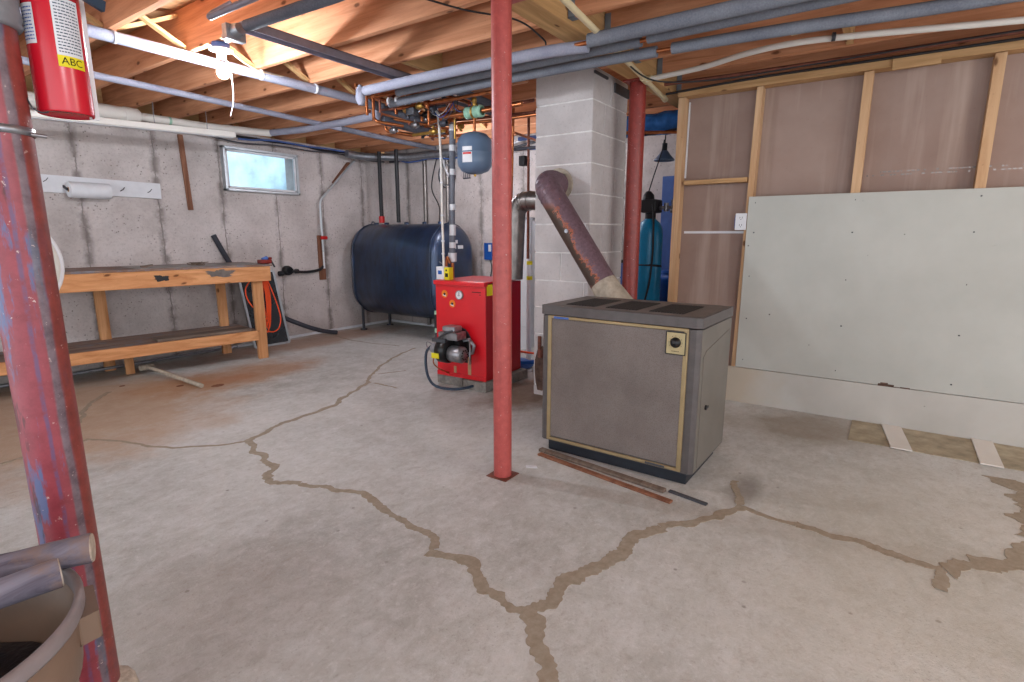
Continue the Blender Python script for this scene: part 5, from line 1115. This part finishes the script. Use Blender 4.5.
# ================================================================ alcove right of the chimney
ft_ = thing('filter_tank', (4.6, 1.72, 0), 'tall turquoise blue filter tank behind the dark red post', 'tank')
obj('vessel', MB().lathe([(0.09, 0.0), (0.112, 0.03), (0.112, 1.20), (0.105, 1.26), (0.08, 1.31), (0.045, 1.34), (0.001, 1.345)], (4.6, 1.735, 0), seg=36), 'filtertank', ft_)
obj('neck', MB().cyl((4.6, 1.735, 1.335), (4.6, 1.735, 1.39), 0.045, 20), 'black', ft_); obj('control_head', box(4.52, 4.68, 1.66, 1.80, 1.39, 1.50), 'black', ft_, bevel=0.015); obj('head_cap', MB().lathe([(0.05, 0), (0.045, 0.04), (0.02, 0.07), (0.001, 0.07)], (4.6, 1.76, 1.50), seg=16), 'black', ft_)
obj('outlet_pipe', MB().tube(elbow((4.6, 1.66, 1.43), (4.6, 1.53, 1.43), (4.6, 1.47, 1.43), 0.02), 0.015, 12).cyl((4.6, 1.60, 1.40), (4.6, 1.60, 1.47), 0.02, 10), 'steel', ft_); obj('outlet_valve', MB().cyl((4.6, 1.56, 1.415), (4.6, 1.52, 1.415), 0.03, 12).cyl((4.58, 1.54, 1.43), (4.56, 1.54, 1.49), 0.008, 8), 'steel', ft_)
obj('hose', MB().tube(smooth_path([(4.52, 1.69, 1.46), (4.48, 1.66, 1.3), (4.475, 1.655, 1.0), (4.475, 1.68, 0.75), (4.49, 1.75, 0.5)]), 0.009, 8), 'black', ft_); obj('strap', MB().lathe([(0.1125, 0), (0.1145, 0), (0.1145, 0.018), (0.1125, 0.018)], (4.6, 1.735, 0.93), (0.12, 0.0, 1), 36), 'black', ft_)
obj('cable', MB().tube(smooth_path([(4.6, 1.76, 1.57), (4.62, 1.73, 1.7), (4.70, 1.70, 1.9), (4.72, 1.69, 2.0)]), 0.005, 6), 'black', ft_)
f2 = thing('filter_tank', (4.75, 2.02, 0), 'darker blue tank half hidden between the chimney and the dark red post', 'tank')
obj('vessel', MB().lathe([(0.09, 0.0), (0.12, 0.03), (0.12, 0.86), (0.10, 0.92), (0.05, 0.95), (0.001, 0.955)], (4.72, 2.03, 0), seg=36), 'bluecol', f2); obj('lid', MB().cyl((4.72, 2.03, 0.955), (4.72, 2.03, 0.98), 0.05, 20), 'black', f2)
f3 = thing('brine_bin', (4.85, 1.62, 0), 'blue plastic bin behind the turquoise tank next to the timber stud', 'bin')
obj('body', MB().lathe([(0.10, 0.0), (0.13, 0.02), (0.14, 0.80), (0.15, 0.82), (0.10, 0.86), (0.001, 0.87)], (4.98, 1.62, 0), seg=30), 'blue', f3); obj('lid', MB().cyl((4.98, 1.62, 0.86), (4.98, 1.62, 0.885), 0.12, 30), 'blue', f3)
ls = thing('work_lamp', (4.8, 1.715, 1.83), 'dark blue cone-shaped clamp lamp hanging above the turquoise tank', 'lamp')
lp = MB().lathe([(0.022, 0.085), (0.03, 0.08), (0.05, 0.05), (0.085, 0.012), (0.088, 0.0), (0.082, 0.0), (0.045, 0.045), (0.02, 0.07)], (4.78, 1.705, 1.835), seg=28); obj('lamp_shade', lp, 'exptank', ls)
obj('socket', MB().cyl((4.78, 1.705, 1.91), (4.78, 1.705, 1.98), 0.022, 14), 'black', ls); obj('hanging_cord', MB().tube([(4.78, 1.705, 1.97), (4.78, 1.70, 2.10), (4.78, 1.70, 2.20)], 0.005, 6), 'black', ls)
dw = MB(); n1, n2 = 14, 18; v = []; fs = []
for i in range(n1+1):
    for j in range(n2):
        a = 2*math.pi*j/n2; y = 2.35-1.1*i/n1; r_ = 0.085+0.022*noise.noise(Vector((i*0.7, j*0.8, 1)))
        v.append((4.62+r_*1.5*math.cos(a), y, 2.115+r_*math.sin(a)))
for i in range(n1):
    for j in range(n2): j2 = (j+1) % n2; fs.append((i*n2+j, i*n2+j2, (i+1)*n2+j2, (i+1)*n2+j))
dw.add(v, fs, True); tag(obj('plastic_wrapped_duct', dw, 'bluewrap'), 'shiny blue plastic wrapped bundle under the joists between the dark red post and the stud', 'bundle')
tag(obj('blue_board', box(5.2, 5.298, 1.62, 1.86, 0, 1.75), 'bluecol', bevel=0.004), 'dull blue upright panel on the back wall between the turquoise tank and the timber stud', 'board')
cable([(4.4, 1.95, 2.03), (4.42, 1.7, 2.0), (4.45, 1.45, 2.02), (4.5, 1.38, 1.9)], 0.008, 'black', 'black cable hanging in front of the blue wrapped bundle')
tag(obj('copper_riser', MB().cyl((4.35, 1.42, 1.98), (4.35, 2.1, 2.04), 0.012, 12), 'copper'), 'copper pipe crossing level above the turquoise tank', 'pipe')
